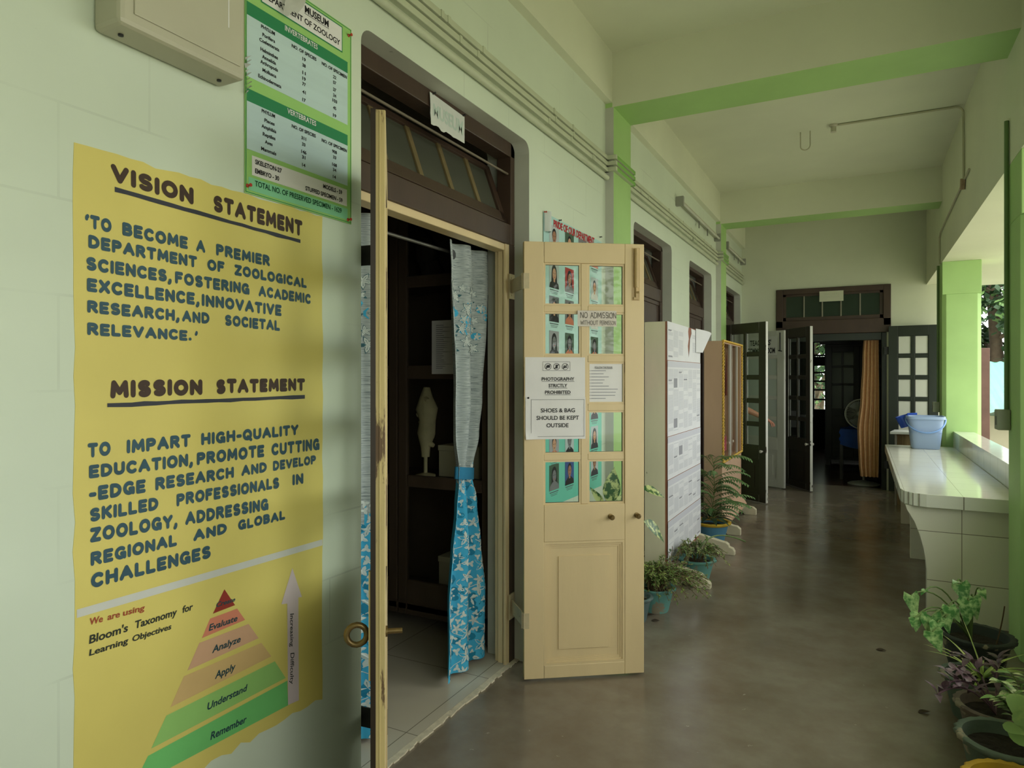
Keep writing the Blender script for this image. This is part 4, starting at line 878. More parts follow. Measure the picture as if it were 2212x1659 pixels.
for (xx, yy) in ((cx0+.03, cy0+.03), (cx1-.05, cy0+.03), (cx0+.03, cy1-.05), (cx1-.05, cy1-.05)):
    m = MB(); m.box((xx-.025, yy-.025, 0), (xx+.025, yy+.025, .10)); m.build('leg', CABW, cab)
PB = mat('pale cardboard', (196, 186, 160), .8, .06, 6)
def carton(label, x0, x1, z0, z1):
    t = thing('white_carton', label, 'box', ((x0+x1)/2, 3.45, z0)); m = MB(); m.box((x0, 3.42, z0), (x1, 3.62, z1)); m.build('box', PB, t, bevel=.004); m = MB(); m.box((x0-.002, 3.415, z1-.03), (x1+.002, 3.625, z1+.003)); m.build('lid', PB, t, bevel=.002)
carton('pale carton on the middle shelf of the showcase beneath the bone specimen', -.735, -.45, .898, 1.085)
carton('pale carton on the bottom of the showcase behind the curtain', -.735, -.45, .162, .41)
m = MB(); spine = [(-0.790, 3.36, 1.02), (-0.790, 3.36, 1.08), (-0.785, 3.36, 1.16), (-0.775, 3.36, 1.24), (-0.780, 3.36, 1.31), (-0.785, 3.36, 1.38), (-0.780, 3.36, 1.44)]
m.tube(spine, [.025, .03, .055, .05, .068, .04, .02], 16)
for k in range(7): m.tube([(-0.790+.03*math.cos(k*.9), 3.36+.03*math.sin(k*.9), 1.10+.045*k), (-0.790+.06*math.cos(k*.9+.2), 3.36+.055*math.sin(k*.9), 1.09+.045*k)], [.02, .012], 8)
m.tube([(-0.790, 3.36, .898), (-0.790, 3.36, 1.03)], .012, 8); m.lathe([(0, 0), (.06, 0), (.06, .015), (.02, .025), (0, .03)], (-0.790, 3.36, .897), 20)
props(m.build('bone_specimen', mat('old bone', (214, 200, 160), .6, .12, 14, bump=.3), None, smooth=60), 'pale bone specimen on a stand inside the dark showcase', 'specimen')
m = MB(); bd = [(-0.84, 3.47, 2.072), (-0.84, 3.47, 2.16), (-0.85, 3.47, 2.26), (-0.87, 3.46, 2.34), (-0.91, 3.45, 2.40), (-0.97, 3.45, 2.41)]; m.tube(bd, [.03, .05, .075, .06, .045, .02], 14); m.tube([(-0.82, 3.47, 2.2), (-0.76, 3.5, 2.12), (-0.74, 3.52, 2.085)], [.05, .03, .012], 8)
props(m.build('stuffed_bird', mat('dark feather', (66, 60, 54), .8, .25, 30), None, smooth=60), 'dark stuffed bird on the upper showcase shelf', 'specimen')
t = thing('paper_notice', 'white typed sheet stuck on the showcase glass inside the museum', 'notice', (-.55, cy0-.004, 1.6))
a, b = ep(933, 808, cy0-.004), ep(1000, 690, cy0-.004)
m = MB(); m.box((a.x, cy0-.005, a.z), (b.x, cy0-.003, b.z)); m.build('sheet', PAPER, t)
m = MB(); r_ = random.Random(8)
for k in range(22):
    z = b.z-.03-k*(b.z-a.z-.05)/22; xx = a.x+.03; m.poly([(xx, cy0-.0056, z), (xx+r_.uniform(.03, .14), cy0-.0056, z), (xx+.05, cy0-.0056, z+.004), (xx, cy0-.0056, z+.004)])
m.build('typed_lines', GREYINK, t)

# ================================================================= newspaper stand
BRD = mat('painted plywood', (230, 216, 198), .55, .08, 5, (1, 1, .25), .05, 40, wear=(130, 124, 104), wscale=18, wth=.70)
FOOTM = mat('cream foot paint', (206, 198, 170), .5, .06, 8, wear=(120, 110, 90), wscale=25, wth=.72)
def foot(parent, yc, x0, x1, s='scroll', mt=FOOTM):
    m = MB(); w = .03
    if s == 'scroll': prof = [(x0, 0), (x0+.1, 0), (x0+.12, .02), (x1-.14, .02), (x1-.12, 0), (x1, 0), (x1, .03), (x1-.015, .055), (x1-.045, .065), (x1-.05, .085), (x1-.07, .10), (x1-.1, .105), (x0+.28, .15), (x0, .16)]
    else: prof = [(x0, 0), (x0+.1, 0), (x0+.12, .025), (x1-.14, .025), (x1-.12, 0), (x1, 0), (x1, .06), (x1-.03, .085), (x1-.07, .09), (x0+.28, .12), (x0, .12)]
    m.prism([(x, yc-w, z) for x, z in prof], (0, 2*w, 0)); m.build('foot', mt, parent, bevel=.004)
st = thing('notice_stand', 'tall grey plywood notice stand covered in newspaper on scroll feet', 'notice stand', (.22, 5.38, 0))
ax, xf, y0, y1, z0, z1 = .135, .30, 4.82, 5.94, .12, 1.905
m = MB(); m.box((ax, y0, z0), (xf-.012, y0+.022, z1)); m.build('side_panel', BRD, st, bevel=.002)
m = MB(); m.box((ax, y1-.022, z0), (xf-.012, y1, z1)); m.build('side_panel', BRD, st, bevel=.002)
m = MB(); m.box((ax, y0+.022, z1-.02), (xf-.012, y1-.022, z1)); m.build('top_panel', BRD, st)
m = MB(); m.box((xf-.012, y0, z0), (xf, y1, z1)); m.build('board', mat('reddish board', (146, 92, 72), .7, .1, 6), st)
for yc in (4.88, 5.90): foot(st, yc, .02, .60)
NEWS = mat('newsprint', (222, 222, 226), .85, .03, 6); NINK = mat_flat('newsprint text', (196, 197, 204)); NDK = mat_flat('newsprint headline', (150, 150, 158)); NBAND = mat_flat('newsprint banner', (202, 202, 212))
rr = random.Random(31)
zs = [wp(1440, v, xf).z for v in (692, 779, 945, 1039, 1129, 1222)]
names = ['topmost newspaper spread with a torn slit, pinned to the plywood stand', 'second newspaper spread from the top of the plywood stand', 'middle newspaper spread on the plywood stand', 'fourth newspaper spread from the top of the plywood stand', 'lowest newspaper spread on the plywood stand']
for k in range(5):
    zt1, zb0 = zs[k], zs[k+1]+.004; xx = xf+.0025+.0012*k
    n = thing('newspaper', names[k], 'newspaper', (xx, 5.38, zb0), group='newspapers on the plywood stand')
    m = MB()
    if k == 0:
        slit = [(5.50, zt1), (5.48, zt1-.04), (5.50, zt1-.10), (5.47, zt1-.16), (5.49, zt1-.22), (5.50, zt1-.25), (5.53, zt1-.18), (5.545, zt1-.1), (5.60, zt1-.05), (5.59, zt1)]
        m.poly([(xx, y0+.004, zb0), (xx, 5.5, zb0), (xx, 5.5, zt1-.25), (xx, 5.49, zt1-.22), (xx, 5.47, zt1-.16), (xx, 5.50, zt1-.10), (xx, 5.48, zt1-.04), (xx, 5.50, zt1-.006), (xx, y0+.004, zt1-.004)])
        m.poly([(xx, 5.5, zb0), (xx, y1-.004, zb0), (xx, y1-.004, zt1-.02), (xx, 5.59, zt1-.01), (xx, 5.60, zt1-.05), (xx, 5.545, zt1-.1), (xx, 5.53, zt1-.18), (xx, 5.5, zt1-.25)])
    else: m.poly([(xx, y0+.004, zb0), (xx, y1-.004, zb0), (xx, y1-.004, zt1), (xx, y0+.004, zt1)])
    m.build('sheet', NEWS, n)
    m = MB(); x2 = xx+.0008; pb = MB(); dk = MB()
    hh = zt1-zb0
    if k: m.poly([(x2, y0+.005, zt1-.045), (x2, y1-.005, zt1-.045), (x2, y1-.005, zt1-.003), (x2, y0+.005, zt1-.003)], 2)
    for c in range(7):
        ya = y0+.03+c*.157; z = zt1-.06
        while z > zb0+.035:
            if k == 0 and 5.44 < ya+.12 and ya < 5.62 and z > zt1-.27: z -= .012; continue
            r = rr.random(); wdt = .135
            if r < .03:
                m.poly([(x2, ya, z-.012), (x2, ya+wdt*rr.uniform(.5, 1), z-.012), (x2, ya+wdt*.8, z), (x2, ya, z)], 1); z -= .02
            elif r < .036 and z-.08 > zb0+.03:
                m.poly([(x2, ya, z-.07), (x2, ya+wdt*.8, z-.07), (x2, ya+wdt*.8, z), (x2, ya, z)], 1); z -= .085
            elif r < .12: z -= .03
            else: m.poly([(x2, ya, z-.0045), (x2, ya+wdt, z-.0045), (x2, ya+wdt, z), (x2, ya, z)], 0); z -= .0085
        m.poly([(x2, ya-.013, zb0+.03), (x2, ya-.0115, zb0+.03), (x2, ya-.0115, zt1-.05), (x2, ya-.013, zt1-.05)], 0)
    m.build('print', [NINK, NDK, NBAND], n)
    if k == 0:
        m = MB(); m.grid(lambda u, v: V3((xx+.005+.09*math.sin(u*2.6)*(.3+.7*v), 5.74+.20*u+.07*math.sin(2*u)*v, zt1-.20*(1-v)-.05*u*v)), 10, 8)
        m.build('curled_flap', NEWS, n, smooth=0)

# ================================================================= rope trimmed display case
PK = mat('pinkish case paint', (188, 156, 130), .55, .06, 5, (1, 1, .3)); ROPE = mat('golden rope', (206, 168, 70), .6, .2, 60)
sb = thing('display_case', 'pinkish glazed display case with a golden rope border on cream feet', 'display case', (.28, 7.18, 0))
ax, xf, y0, y1, z0, zg, z1 = .195, .365, 6.62, 7.76, .10, .69, 1.85
m = MB(); m.box((ax, y0, z0), (xf, y0+.02, z1)); m.build('side_panel', PK, sb, bevel=.002)
m = MB(); m.box((ax, y1-.02, z0), (xf, y1, z1)); m.build('side_panel', PK, sb, bevel=.002)
m = MB(); m.box((ax, y0+.02, zg), (ax+.012, y1-.02, z1)); m.build('back_panel', mat('case lining', (178, 138, 116), .8, .05), sb)
for q_ in (z1-.02, zg-.02): m = MB(); m.box((ax, y0+.02, q_), (xf, y1-.02, q_+.02)); m.build('case_shelf', PK, sb)
m = MB(); m.box((xf-.02, y0+.02, .24), (xf-.006, y1-.02, zg-.02)); m.build('lower_board', PK, sb)
m = MB(); m.prism([(xf-.02, y0+.02, .24), (xf+.06, y0+.02, .12), (xf+.06, y0+.02, .10), (xf-.02, y0+.02, .20)], (0, y1-y0-.04, 0)); m.build('sloping_rail', mat('pink rail', (196, 160, 132), .5), sb)
for (p, q) in ((y0, zg), (y1, zg)):
    pass
m = MB()
def rope(a, b):
    a, b = V3(a), V3(b); L_ = (b-a).length; d = (b-a)/L_; u = d.orthogonal().normalized(); w = d.cross(u); n = max(8, int(L_/.008))
    for ph in (0, math.pi): m.tube([a+d*L_*i/n+.0065*(math.cos(i*.8+ph)*u+math.sin(i*.8+ph)*w) for i in range(n+1)], .0065, 5)
e = xf+.008
rope((e, y0+.006, zg-.01), (e, y0+.006, z1+.005)); rope((e, y1-.006, zg-.01), (e, y1-.006, z1+.005)); rope((e, y0, z1), (e, y1, z1)); rope((e, y0, zg-.005), (e, y1, zg-.005)); m.build('rope_trim', ROPE, sb, smooth=0)
for (yy, w) in ((7.10, .03), (7.52, .018)):
    m = MB(); m.box((xf-.02, yy-w, zg), (xf-.002, yy+w, z1-.02)); m.build('glazing_bar', mat('pale aluminium', (182, 178, 168), .4, metal=.3), sb)
for k, (a, b) in enumerate(((y0+.02, 7.10), (7.10, y1-.02))):
    m = MB(); m.box((xf-.012, a, zg), (xf-.009, b, z1-.02)); g_ = m.build('glass_pane', GLASSC, sb)
    m = MB(); m.lathe([(0, 0), (.012, 0), (.014, .01), (0, .014)], (xf-.004, 7.22 if k else 7.0, .84), 10, 0, Matrix.Rotation(math.pi/2, 4, 'Y')); m.build('knob', mat('white knob', (200, 196, 186), .3), g_, smooth=40)
for yc in (6.66, 7.72): foot(sb, yc, .08, .53, 'plain')
def pinned(label, cat, nm, pts, c, x=.214):
    m = MB(); m.prism([(x, y, z) for y, z in pts], (.003, 0, 0)); props(m.build(nm, mat('pinned '+nm, c, .8, .2, 12)), label, cat)
pinned('yellow brown framed picture at the top left inside the rope trimmed case', 'picture', 'framed_picture', [(7.36, 1.62), (7.64, 1.62), (7.64, 1.80), (7.36, 1.80)], (150, 116, 56))
pinned('tan hanging panel below the framed picture inside the rope trimmed case', 'panel', 'tan_panel', [(7.38, 1.1), (7.61, 1.1), (7.61, 1.58), (7.38, 1.58)], (186, 132, 74))
pinned('maroon draped cloth inside the rope trimmed case', 'cloth', 'maroon_cloth', [(7.62, 1.3), (7.70, 1.3), (7.69, 1.7), (7.66, 1.78), (7.62, 1.5)], (116, 44, 40), .222)
pinned('olive panel low inside the rope trimmed case', 'panel', 'olive_panel', [(7.42, .88), (7.64, .88), (7.64, 1.08), (7.42, 1.08)], (150, 120, 60))
pinned('pink paper at the bottom of the rope trimmed case', 'paper', 'pink_paper', [(7.36, .70), (7.64, .70), (7.64, .86), (7.36, .84)], (206, 96, 116), .226)
# hanging banner strip on the wall behind the cream door leaf
bn = thing('wall_banner', 'narrow red white and blue banner on the wall behind the cream door leaf', 'banner', (.09, 4.68, 1.15))
xb = .07
m = MB(); ya, yb = 4.56, 4.74; z = lambda v: wp(1394, v, xb).z
for (v0, v1, mi) in ((760, 774, 0), (774, 782, 1), (782, 806, 2), (806, 840, 0), (840, 862, 3)): m.box((xb-.004, ya, z(v1)), (xb, yb, z(v0)), mi)
m.build('print', [mat_flat('banner red', (190, 54, 64)), mat_flat('banner blue', (84, 138, 186)), PAPER, mat_flat('banner grey', (70, 80, 84))], bn)
m = MB(); m.tube([(xb, ya-.01, z(760)), (xb, yb+.01, z(760))], .006, 8); m.build('rod', STEEL, bn)
# ================================================================= end of the verandah
WM = BASE[white_leaf]
def wlp(s, z, off=0.0): return WM @ V3((s, -.021-off, z))
pl = thing('name_plate', "white plate reading teachers' common room on the white door leaf", 'sign', wlp(.35, 1.80))
m = MB(); m.add([wlp(.10, 1.80), wlp(.60, 1.80), wlp(.60, 2.055), wlp(.10, 2.055), wlp(.10, 1.80, .004), wlp(.60, 1.80, .004), wlp(.60, 2.055, .004), wlp(.10, 2.055, .004)], [(3, 2, 1, 0), (4, 5, 6, 7), (0, 1, 5, 4), (1, 2, 6, 5), (2, 3, 7, 6), (3, 0, 4, 7)])
m.build('plate', mat('white plate', (206, 208, 200), .5, .03), pl, bevel=.003)
m = MB()
for (t, a, b, zz, h) in (("TEACHERS'", .17, .51, 1.94, .075), ('COMMON ROOM', .13, .57, 1.83, .075)): m.quadtext(t, wlp(a, zz, .005), wlp(b, zz, .005), wlp(a, zz+h, .005), wlp(b, zz+h, .005), 0, 'print', .03)
m.build('lettering', BLACK, pl)
ys = 10.163
t = thing('paper_sign', 'pale faded paper fixed over the middle of the end doorway transom', 'sign', (1.2, ys, 2.5))
a, b = ep(1770, 652, ys), ep(1822, 627, ys)
m = MB(); m.box((a.x, ys-.001, a.z), (b.x, ys+.001, b.z)); m.build('sheet', mat('faded cream paper', (200, 202, 176), .7, .04, 6), t)
m = MB()
for (q, z0) in (('TEACHERS', .62), ('COMMON ROOM', .34)): m.quadtext(q, (a.x+.05, ys-.002, a.z+(b.z-a.z)*z0), (b.x-.05, ys-.002, a.z+(b.z-a.z)*z0), (a.x+.05, ys-.002, a.z+(b.z-a.z)*(z0+.2)), (b.x-.05, ys-.002, a.z+(b.z-a.z)*(z0+.2)), 0, 'print')
m.build('faded_print', mat_flat('very faded print', (188, 192, 168)), t)
# brown curtain
BRC = mat('brown curtain cloth', (206, 162, 118), .85, .08, 30, bump=.1, bscale=80, spec=.1)
bc = thing('curtain', 'brown pleated curtain drawn to the right side of the end doorway', 'curtain', (1.7, 10.35, .2))
yc_ = 10.33; T2 = []
for (v, u0, u1) in ((1030, 1858, 1897), (1000, 1855, 1898), (930, 1852, 1899), (860, 1859, 1899), (780, 1863, 1898), (715, 1866, 1898)):
    p, q = ep(u0, v, yc_), ep(u1, v, yc_); T2.append(((p.z+q.z)/2, p.x, q.x))
m = MB(); zt2 = 2.06
m.grid(lambda u, v: (lambda z: (lambda ab: V3((ab[0]+(ab[1]-ab[0])*u+.004*math.sin(2*math.pi*4.5*u*2), yc_+.02*math.cos(2*math.pi*4.5*u+.3*math.sin(3*z)), z)))(interp(T2, z)))(T2[0][0]+(zt2-T2[0][0])*v), 72, 40)
m.build('cloth', BRC, bc, smooth=0)
for k in range(5):
    ab = interp(T2, zt2); x = ab[0]+(ab[1]-ab[0])*(k+.5)/5; m = MB()
    m.tube([(x, yc_+.022*math.cos(q), 2.085+.022*math.sin(q)) for q in [i*math.pi/6 for i in range(13)]], .003, 6, 0, False); m.build('curtain_ring', BRASS, bc)
m = MB(); m.tube([(.60, yc_, 2.075), (1.80, yc_, 2.075)], .008, 8); props(m.build('curtain_rod', IRON, None, smooth=40), 'curtain rod inside the head of the end doorway', 'curtain rod')
# pedestal fan
FANM = mat('grey fan enamel', (172, 176, 168), .4, .05)
fx, fy = 1.57, 10.62
fan = thing('pedestal_fan', 'grey pedestal fan half hidden by the brown curtain', 'fan', (fx, fy, 0))
m = MB(); m.lathe([(0, 0), (.20, 0), (.205, .012), (.17, .028), (.06, .05), (.03, .06), (0, .062)], (fx, fy, 0), 36); m.build('base', FANM, fan, smooth=40)
m = MB(); m.tube([(fx, fy, .05), (fx, fy, .92)], .016, 12); m.build('pole', FANM, fan, smooth=40)
fc = V3((fx-.02, fy-.02, .985)); fd = V3((-.25, -1, .08)).normalized(); fa = V3((0, 0, 1)).cross(fd).normalized(); fb = fd.cross(fa)
m = MB(); m.tube([fc+fd*.0, fc-fd*.05, fc-fd*.14], [.035, .055, .04], 14); m.build('motor', FANM, fan, smooth=40)
m = MB(); R = .205
for off in (.03, .09, .06): rr_ = R if off == .06 else R*.97; m.tube([fc+fd*off+rr_*(math.cos(q)*fa+math.sin(q)*fb) for q in [i*math.pi/20 for i in range(41)]], .004 if off != .06 else .006, 6, 0, False)
for k in range(48):
    q = 2*math.pi*k/48; e_ = math.cos(q)*fa+math.sin(q)*fb
    m.tube([fc+fd*.115+e_*.03, fc+fd*.11+e_*.12, fc+fd*.09+e_*R*.97, fc+fd*.06+e_*R, fc+fd*.03+e_*R*.97, fc+fd*.01+e_*.12, fc+e_*.04], .0014, 4, 0, False)
m.lathe([(0, .122), (.032, .12), (.034, .112), (0, .11)], fc, 18, 0, Matrix((fa, fb, fd)).transposed().to_4x4()); m.build('grille', mat('pale fan wire', (176, 178, 164), .4, metal=.3), fan)
m = MB()
for k in range(3):
    q0 = 2*math.pi*k/3
    m.grid(lambda u, v: fc+fd*(.05+.03*(v-.5))+(.03+.15*u)*(math.cos(q0+(v-.5)*(.5+.5*u))*fa+math.sin(q0+(v-.5)*(.5+.5*u))*fb), 5, 5)
m.build('blades', mat('smoky blade', (120, 126, 122), .3), fan, smooth=0)
# common room furniture
WOODD = mat('dark almirah wood', (40, 34, 29), .35, .2, 5, (1, 1, .3), spec=.5)
al = thing('almirah', 'tall dark wooden almirah with a pointed cornice in the common room', 'cupboard', (1.5, 12.9, 0))
ax0, ax1, ay0, ay1 = .985, 2.05, 12.7, 13.2
m = MB(); m.box((ax0, ay0, .1), (ax1, ay1, 2.06)); m.build('carcass', WOODD, al, bevel=.006)
m = MB(); m.prism([(ax0-.08, ay0-.04, 2.06), (ax1+.08, ay0-.04, 2.06), (ax1+.08, ay0-.04, 2.11), ((ax0+ax1)/2+.05, ay0-.04, 2.26), ((ax0+ax1)/2, ay0-.04, 2.22), ((ax0+ax1)/2-.05, ay0-.04, 2.26), (ax0-.08, ay0-.04, 2.11)], (0, .1, 0)); m.build('cornice', WOODD, al)
for (a, b) in ((ax0+.02, (ax0+ax1)/2-.005), ((ax0+ax1)/2+.005, ax1-.02)):
    m = MB(); y_ = ay0-.02
    m.box((a, y_, .15), (a+.09, ay0, 2.02)); m.box((b-.09, y_, .15), (b, ay0, 2.02))
    for (p, q) in ((.15, .3), (.85, .97), (1.36, 1.40), (1.66, 1.70), (1.93, 2.02)): m.box((a+.09, y_, p), (b-.09, ay0, q))
    m.box(((a+b)/2-.015, y_, .97), ((a+b)/2+.015, ay0, 1.93)); dr = m.build('door', WOODD, al, bevel=.004)
    m = MB(); m.box((a+.08, ay0-.008, .95), (b-.08, ay0-.005, 1.95)); m.build('door_glass', mat('dark almirah glass', (46, 50, 46), .12, spec=.4), dr)
for (xx, yy) in ((ax0+.05, ay0+.05), (ax1-.05, ay0+.05), (ax0+.05, ay1-.05), (ax1-.05, ay1-.05)):
    m = MB(); m.box((xx-.035, yy-.035, 0), (xx+.035, yy+.035, .105)); m.build('leg', WOODD, al)
tb = thing('wooden_table', 'dark wooden table under the window in the common room', 'table', (.3, 13.6, 0))
m = MB(); m.box((-.5, 13.2, .74), (.72, 14.1, .78)); m.build('top', WOODD, tb, bevel=.004)
for (xx, yy) in ((-.45, 13.25), (.66, 13.25), (-.45, 14.05), (.66, 14.05)):
    m = MB(); m.box((xx-.03, yy-.03, 0), (xx+.03, yy+.03, .745)); m.build('leg', WOODD, tb)
for k, (x_, y_, a_) in enumerate(((.36, 12.85, .2), (-.3, 12.8, -.2))):
    ch = thing('wooden_chair', ('dark wooden chair seen through the end doorway below the bright window' if k == 0 else 'dark wooden chair at the left end of the common room table'), 'chair', (x_, y_, 0), a_, 'chairs in the common room')
    m = MB(); m.box((-.2, -.2, .43), (.2, .2, .46)); m.build('seat', WOODD, ch, local=True, bevel=.006)
    m = MB(); m.box((-.2, -.2, .62), (.2, -.18, .92)); m.build('backrest', WOODD, ch, local=True, bevel=.006)
    for (p, q) in ((-.18, -.18), (.18, -.18), (-.18, .18), (.18, .18)):
        m = MB(); m.box((p-.018, q-.018, 0), (p+.018, q+.018, .435 if q > 0 else .9)); m.build('leg', WOODD, ch, local=True)
# small stool covered with a blue cloth near the fan
t = thing('side_table', 'small side table under the fan in the end doorway', 'table', (1.50, 11.2, 0))
m = MB(); m.box((1.25, 11.0, .70), (1.75, 11.4, .73)); m.build('top', WOODD, t)
for (p, q) in ((1.28, 11.03), (1.72, 11.03), (1.28, 11.37), (1.72, 11.37)):
    m = MB(); m.box((p-.02, q-.02, 0), (p+.02, q+.02, .705)); m.build('leg', WOODD, t)
m = MB(); m.grid(lambda u, v: V3((1.26+.50*u+.012*math.sin(14*v), 10.985-.012*abs(math.sin(9*u))+.0*v, .52+.222*v-.06*math.sin(math.pi*u)*(1-v))), 24, 8); m.grid(lambda u, v: V3((1.26+.50*u, 10.985+.42*v, .742+.10*math.exp(-((u-.5)*4)**2-((v-.4)*4)**2))), 20, 12)
props(m.build('blue_cloth', mat('bright blue cloth', (36, 84, 176), .5, .15, 8), None, smooth=0), 'bright blue cloth draped over the side table below the fan', 'cloth')

# ================================================================= tiled counter
ct = thing('tiled_counter', 'white tiled counter on curved supports between the two green columns', 'counter', (2.1, 6.5, 0))
tp = [(1.767, 8.18), (1.767, 5.0), (1.785, 4.90), (1.83, 4.84), (1.90, 4.81), (2.384, 4.80), (2.384, 8.18)]
m = MB(); m.prism([(x, y, .705) for x, y in tp], (0, 0, .08), 0, 1); m.build('countertop', [TILEW_T, mat('white edge tile', (230, 231, 218), .15, .03)], ct, bevel=.003)
m = MB()
for (x, y) in ((1.770, 4.98), (1.785, 4.90), (1.806, 4.868), (1.83, 4.84), (1.862, 4.823), (2.09, 4.8065)): m.box((x-.0025, y-.0025, .706), (x+.0025, y+.0025, .784))
for k in range(10): m.box((1.7655, 5.3+.3*k, .706), (1.7675, 5.304+.3*k, .784))
m.build('edge_joints', mat_flat('joint grey', (132, 128, 112)), ct)
for k, yy in enumerate((4.87, 6.46, 7.95)):
    prof = [(2.384, 0), (1.905, 0), (1.905, .30), (1.90, .36), (1.888, .44), (1.868, .52), (1.84, .60), (1.80, .67), (1.79, .703), (2.384, .703)]
    m = MB(); m.prism([(x, yy, z) for x, z in prof], (0, .07, 0), 0, 1); m.build('support_panel', [TILEW_Z, mat('rough panel edge', (190, 190, 174), .5, .1, 12)], ct, bevel=.003)
# bucket
BKT = NT('translucent blue plastic'); BKT.b.inputs['Base Color'].default_value = lin((166, 190, 222)); BKT.b.inputs['Roughness'].default_value = .35; BKT.b.inputs['Transmission Weight'].default_value = .25; BKT = BKT.m
bx, by = 2.115, 7.93
bk = thing('bucket', 'pale blue plastic bucket at the far end of the tiled counter', 'bucket', (bx, by, .786))
def sq(r, n=40, p=5): return [((abs(math.cos(2*math.pi*k/n))**(2/p))*math.copysign(r, math.cos(2*math.pi*k/n)), (abs(math.sin(2*math.pi*k/n))**(2/p))*math.copysign(r, math.sin(2*math.pi*k/n))) for k in range(n)]
m = MB(); lay = [(.0, 0), (.118, .0), (.124, .01), (.14, .17), (.156, .295), (.17, .297), (.17, .325), (.156, .325), (.15, .30), (.136, .17), (.118, .014), (0, .012)]
for i, (r, z) in enumerate(lay):
    for (x, y) in sq(max(r, .0005)): m.v.append(V3((bx+x, by+y, .786+z)))
for i in range(len(lay)-1):
    for k in range(40): k2 = (k+1) % 40; m.f.append((i*40+k, i*40+k2, (i+1)*40+k2, (i+1)*40+k)); m.m.append(0)
m.build('body', BKT, bk, smooth=45)
m = MB(); m.grid(lambda u, v: V3((bx-.135+.27*u, by-.135+.27*v, .786+.165)), 2, 2); m.build('water', mat('blue water', (110, 150, 196), .05), bk)
m = MB(); hpts = [(bx+.172*math.cos(q), by-.03-.155*math.sin(q)*.95, .786+.30-.135*math.sin(q)) for q in [math.pi*i/16 for i in range(17)]]; m.tube(hpts, .008, 8); m.build('handle', mat('blue handle', (120, 156, 206), .35), bk, smooth=40)
mg = thing('mug', 'deep blue plastic mug hooked over the left rim of the pale blue bucket', 'mug', (bx-.2, by+.02, 1.0))
m = MB(); mc = V3((bx-.16, by+.10, .99)); m.lathe([(0, 0), (.05, 0), (.062, .12), (.058, .12), (.047, .006), (0, .006)], mc, 20, 0, Matrix.Rotation(-.35, 4, 'Y')); m.build('cup', mat('deep blue plastic', (44, 84, 186), .3), mg, smooth=40)
m = MB(); m.tube([mc+V3((-.02, -.05, .10)), mc+V3((.01, -.10, .135)), mc+V3((.09, -.10, .14))], .012, 8); m.build('handle', mat('deep blue plastic', (44, 84, 186), .3), mg, smooth=40)
# low stand beyond the counter
ls = thing('small_stand', 'small wooden stand with a white top beyond the tiled counter', 'stand', (2.02, 9.2, 0))
m = MB(); m.prism([(1.84, 9.02, .835), (2.25, 9.02, .835), (2.25, 9.4, .835), (1.9, 9.4, .835)], (0, 0, .03)); m.build('top', mat('white enamel top', (204, 206, 202), .25), ls, bevel=.004)
m = MB(); m.lathe([(.0, .0), (.13, 0), (.14, .4), (.13, .80), (.14, .835), (0, .835)], (2.05, 9.2, 0), 20); m.build('barrel', mat('striped old wood', (150, 128, 96), .7, .3, 8, (6, 6, .3)), ls, smooth=40)
for (p, q) in ((1.90, 9.06), (2.20, 9.06), (2.20, 9.36), (1.93, 9.36)):
    m = MB(); m.tube([(p, q, 0), (p, q, .836)], .012, 8); m.build('leg', STEEL, ls)

# ================================================================= person in the last left doorway (only the forearm shows)
def skin(name, joints, edges, radii, m_, parent, root=0):
    me = bpy.data.meshes.new(name); me.from_pydata(joints, edges, []); me.materials.append(m_)
    o = bpy.data.objects.new(name, me); COL.objects.link(o); o.parent = parent
    md = o.modifiers.new('skin', 'SKIN'); md.use_smooth_shade = True; me.skin_vertices.new() if hasattr(me.skin_vertices, 'new') and not me.skin_vertices else None
    bpy.context.view_layer.objects.active = o
    sv = me.skin_vertices[0].data
    for i, r in enumerate(radii): sv[i].radius = (r, r) if not isinstance(r, tuple) else r
    sv[root].use_root = True
    s2 = o.modifiers.new('subd', 'SUBSURF'); s2.levels = s2.render_levels = 2; BASE[o] = BASE[parent]; return o
pe = thing('person', 'person in a white shirt reaching a bare forearm out past the dark glazed leaf', 'person', (-.03, 9.22, 0))
SKN = mat('brown skin', (176, 120, 96), .5, .05, 10, sss=.1)
J, E, Rr = [], [], []
def jt(p, r, par=None):
    J.append(tuple(V3(p)-V3((-.03, 9.22, 0)))); Rr.append(r)
    if par is not None: E.append((par, len(J)-1))
    return len(J)-1
pelv = jt((-.03, 9.22, .93), (.14, .11)); belly = jt((-.03, 9.22, 1.08), (.13, .10), pelv); chest = jt((-.03, 9.21, 1.28), (.15, .11), belly); neckb = jt((-.02, 9.21, 1.43), .065, chest); neck = jt((-.01, 9.21, 1.50), .055, neckb)
hd0 = jt((.01, 9.21, 1.57), (.07, .085), neck); hd1 = jt((.01, 9.21, 1.66), (.075, .095), hd0); hd2 = jt((0, 9.21, 1.73), (.055, .07), hd1); nose = jt((.11, 9.21, 1.615), .013, hd0)
sR = jt((-.02, 9.04, 1.36), .06, chest); eR = jt((.16, 8.96, 1.13), .043, sR); fR = jt((.28, 8.98, 1.07), .042, eR); wR = jt((.43, 9.02, .995), .027, fR); pR = jt((.49, 9.045, .962), (.04, .018), wR)
for (dx, dy, dz, l) in ((.08, .03, -.055, 1), (.085, .012, -.062, 1.06), (.08, -.008, -.066, 1), (.068, -.025, -.066, .85)):
    k1 = jt((.49+dx*.45*l, 9.045+dy*.6, .962+dz*.35), .010, pR); k2 = jt((.49+dx*.8*l, 9.045+dy, .962+dz*.8), .009, k1); jt((.49+dx*.9*l, 9.045+dy, .962+dz*1.35), .007, k2)
th1 = jt((.47, 9.075, .965), .011, wR); jt((.505, 9.10, .935), .009, th1)
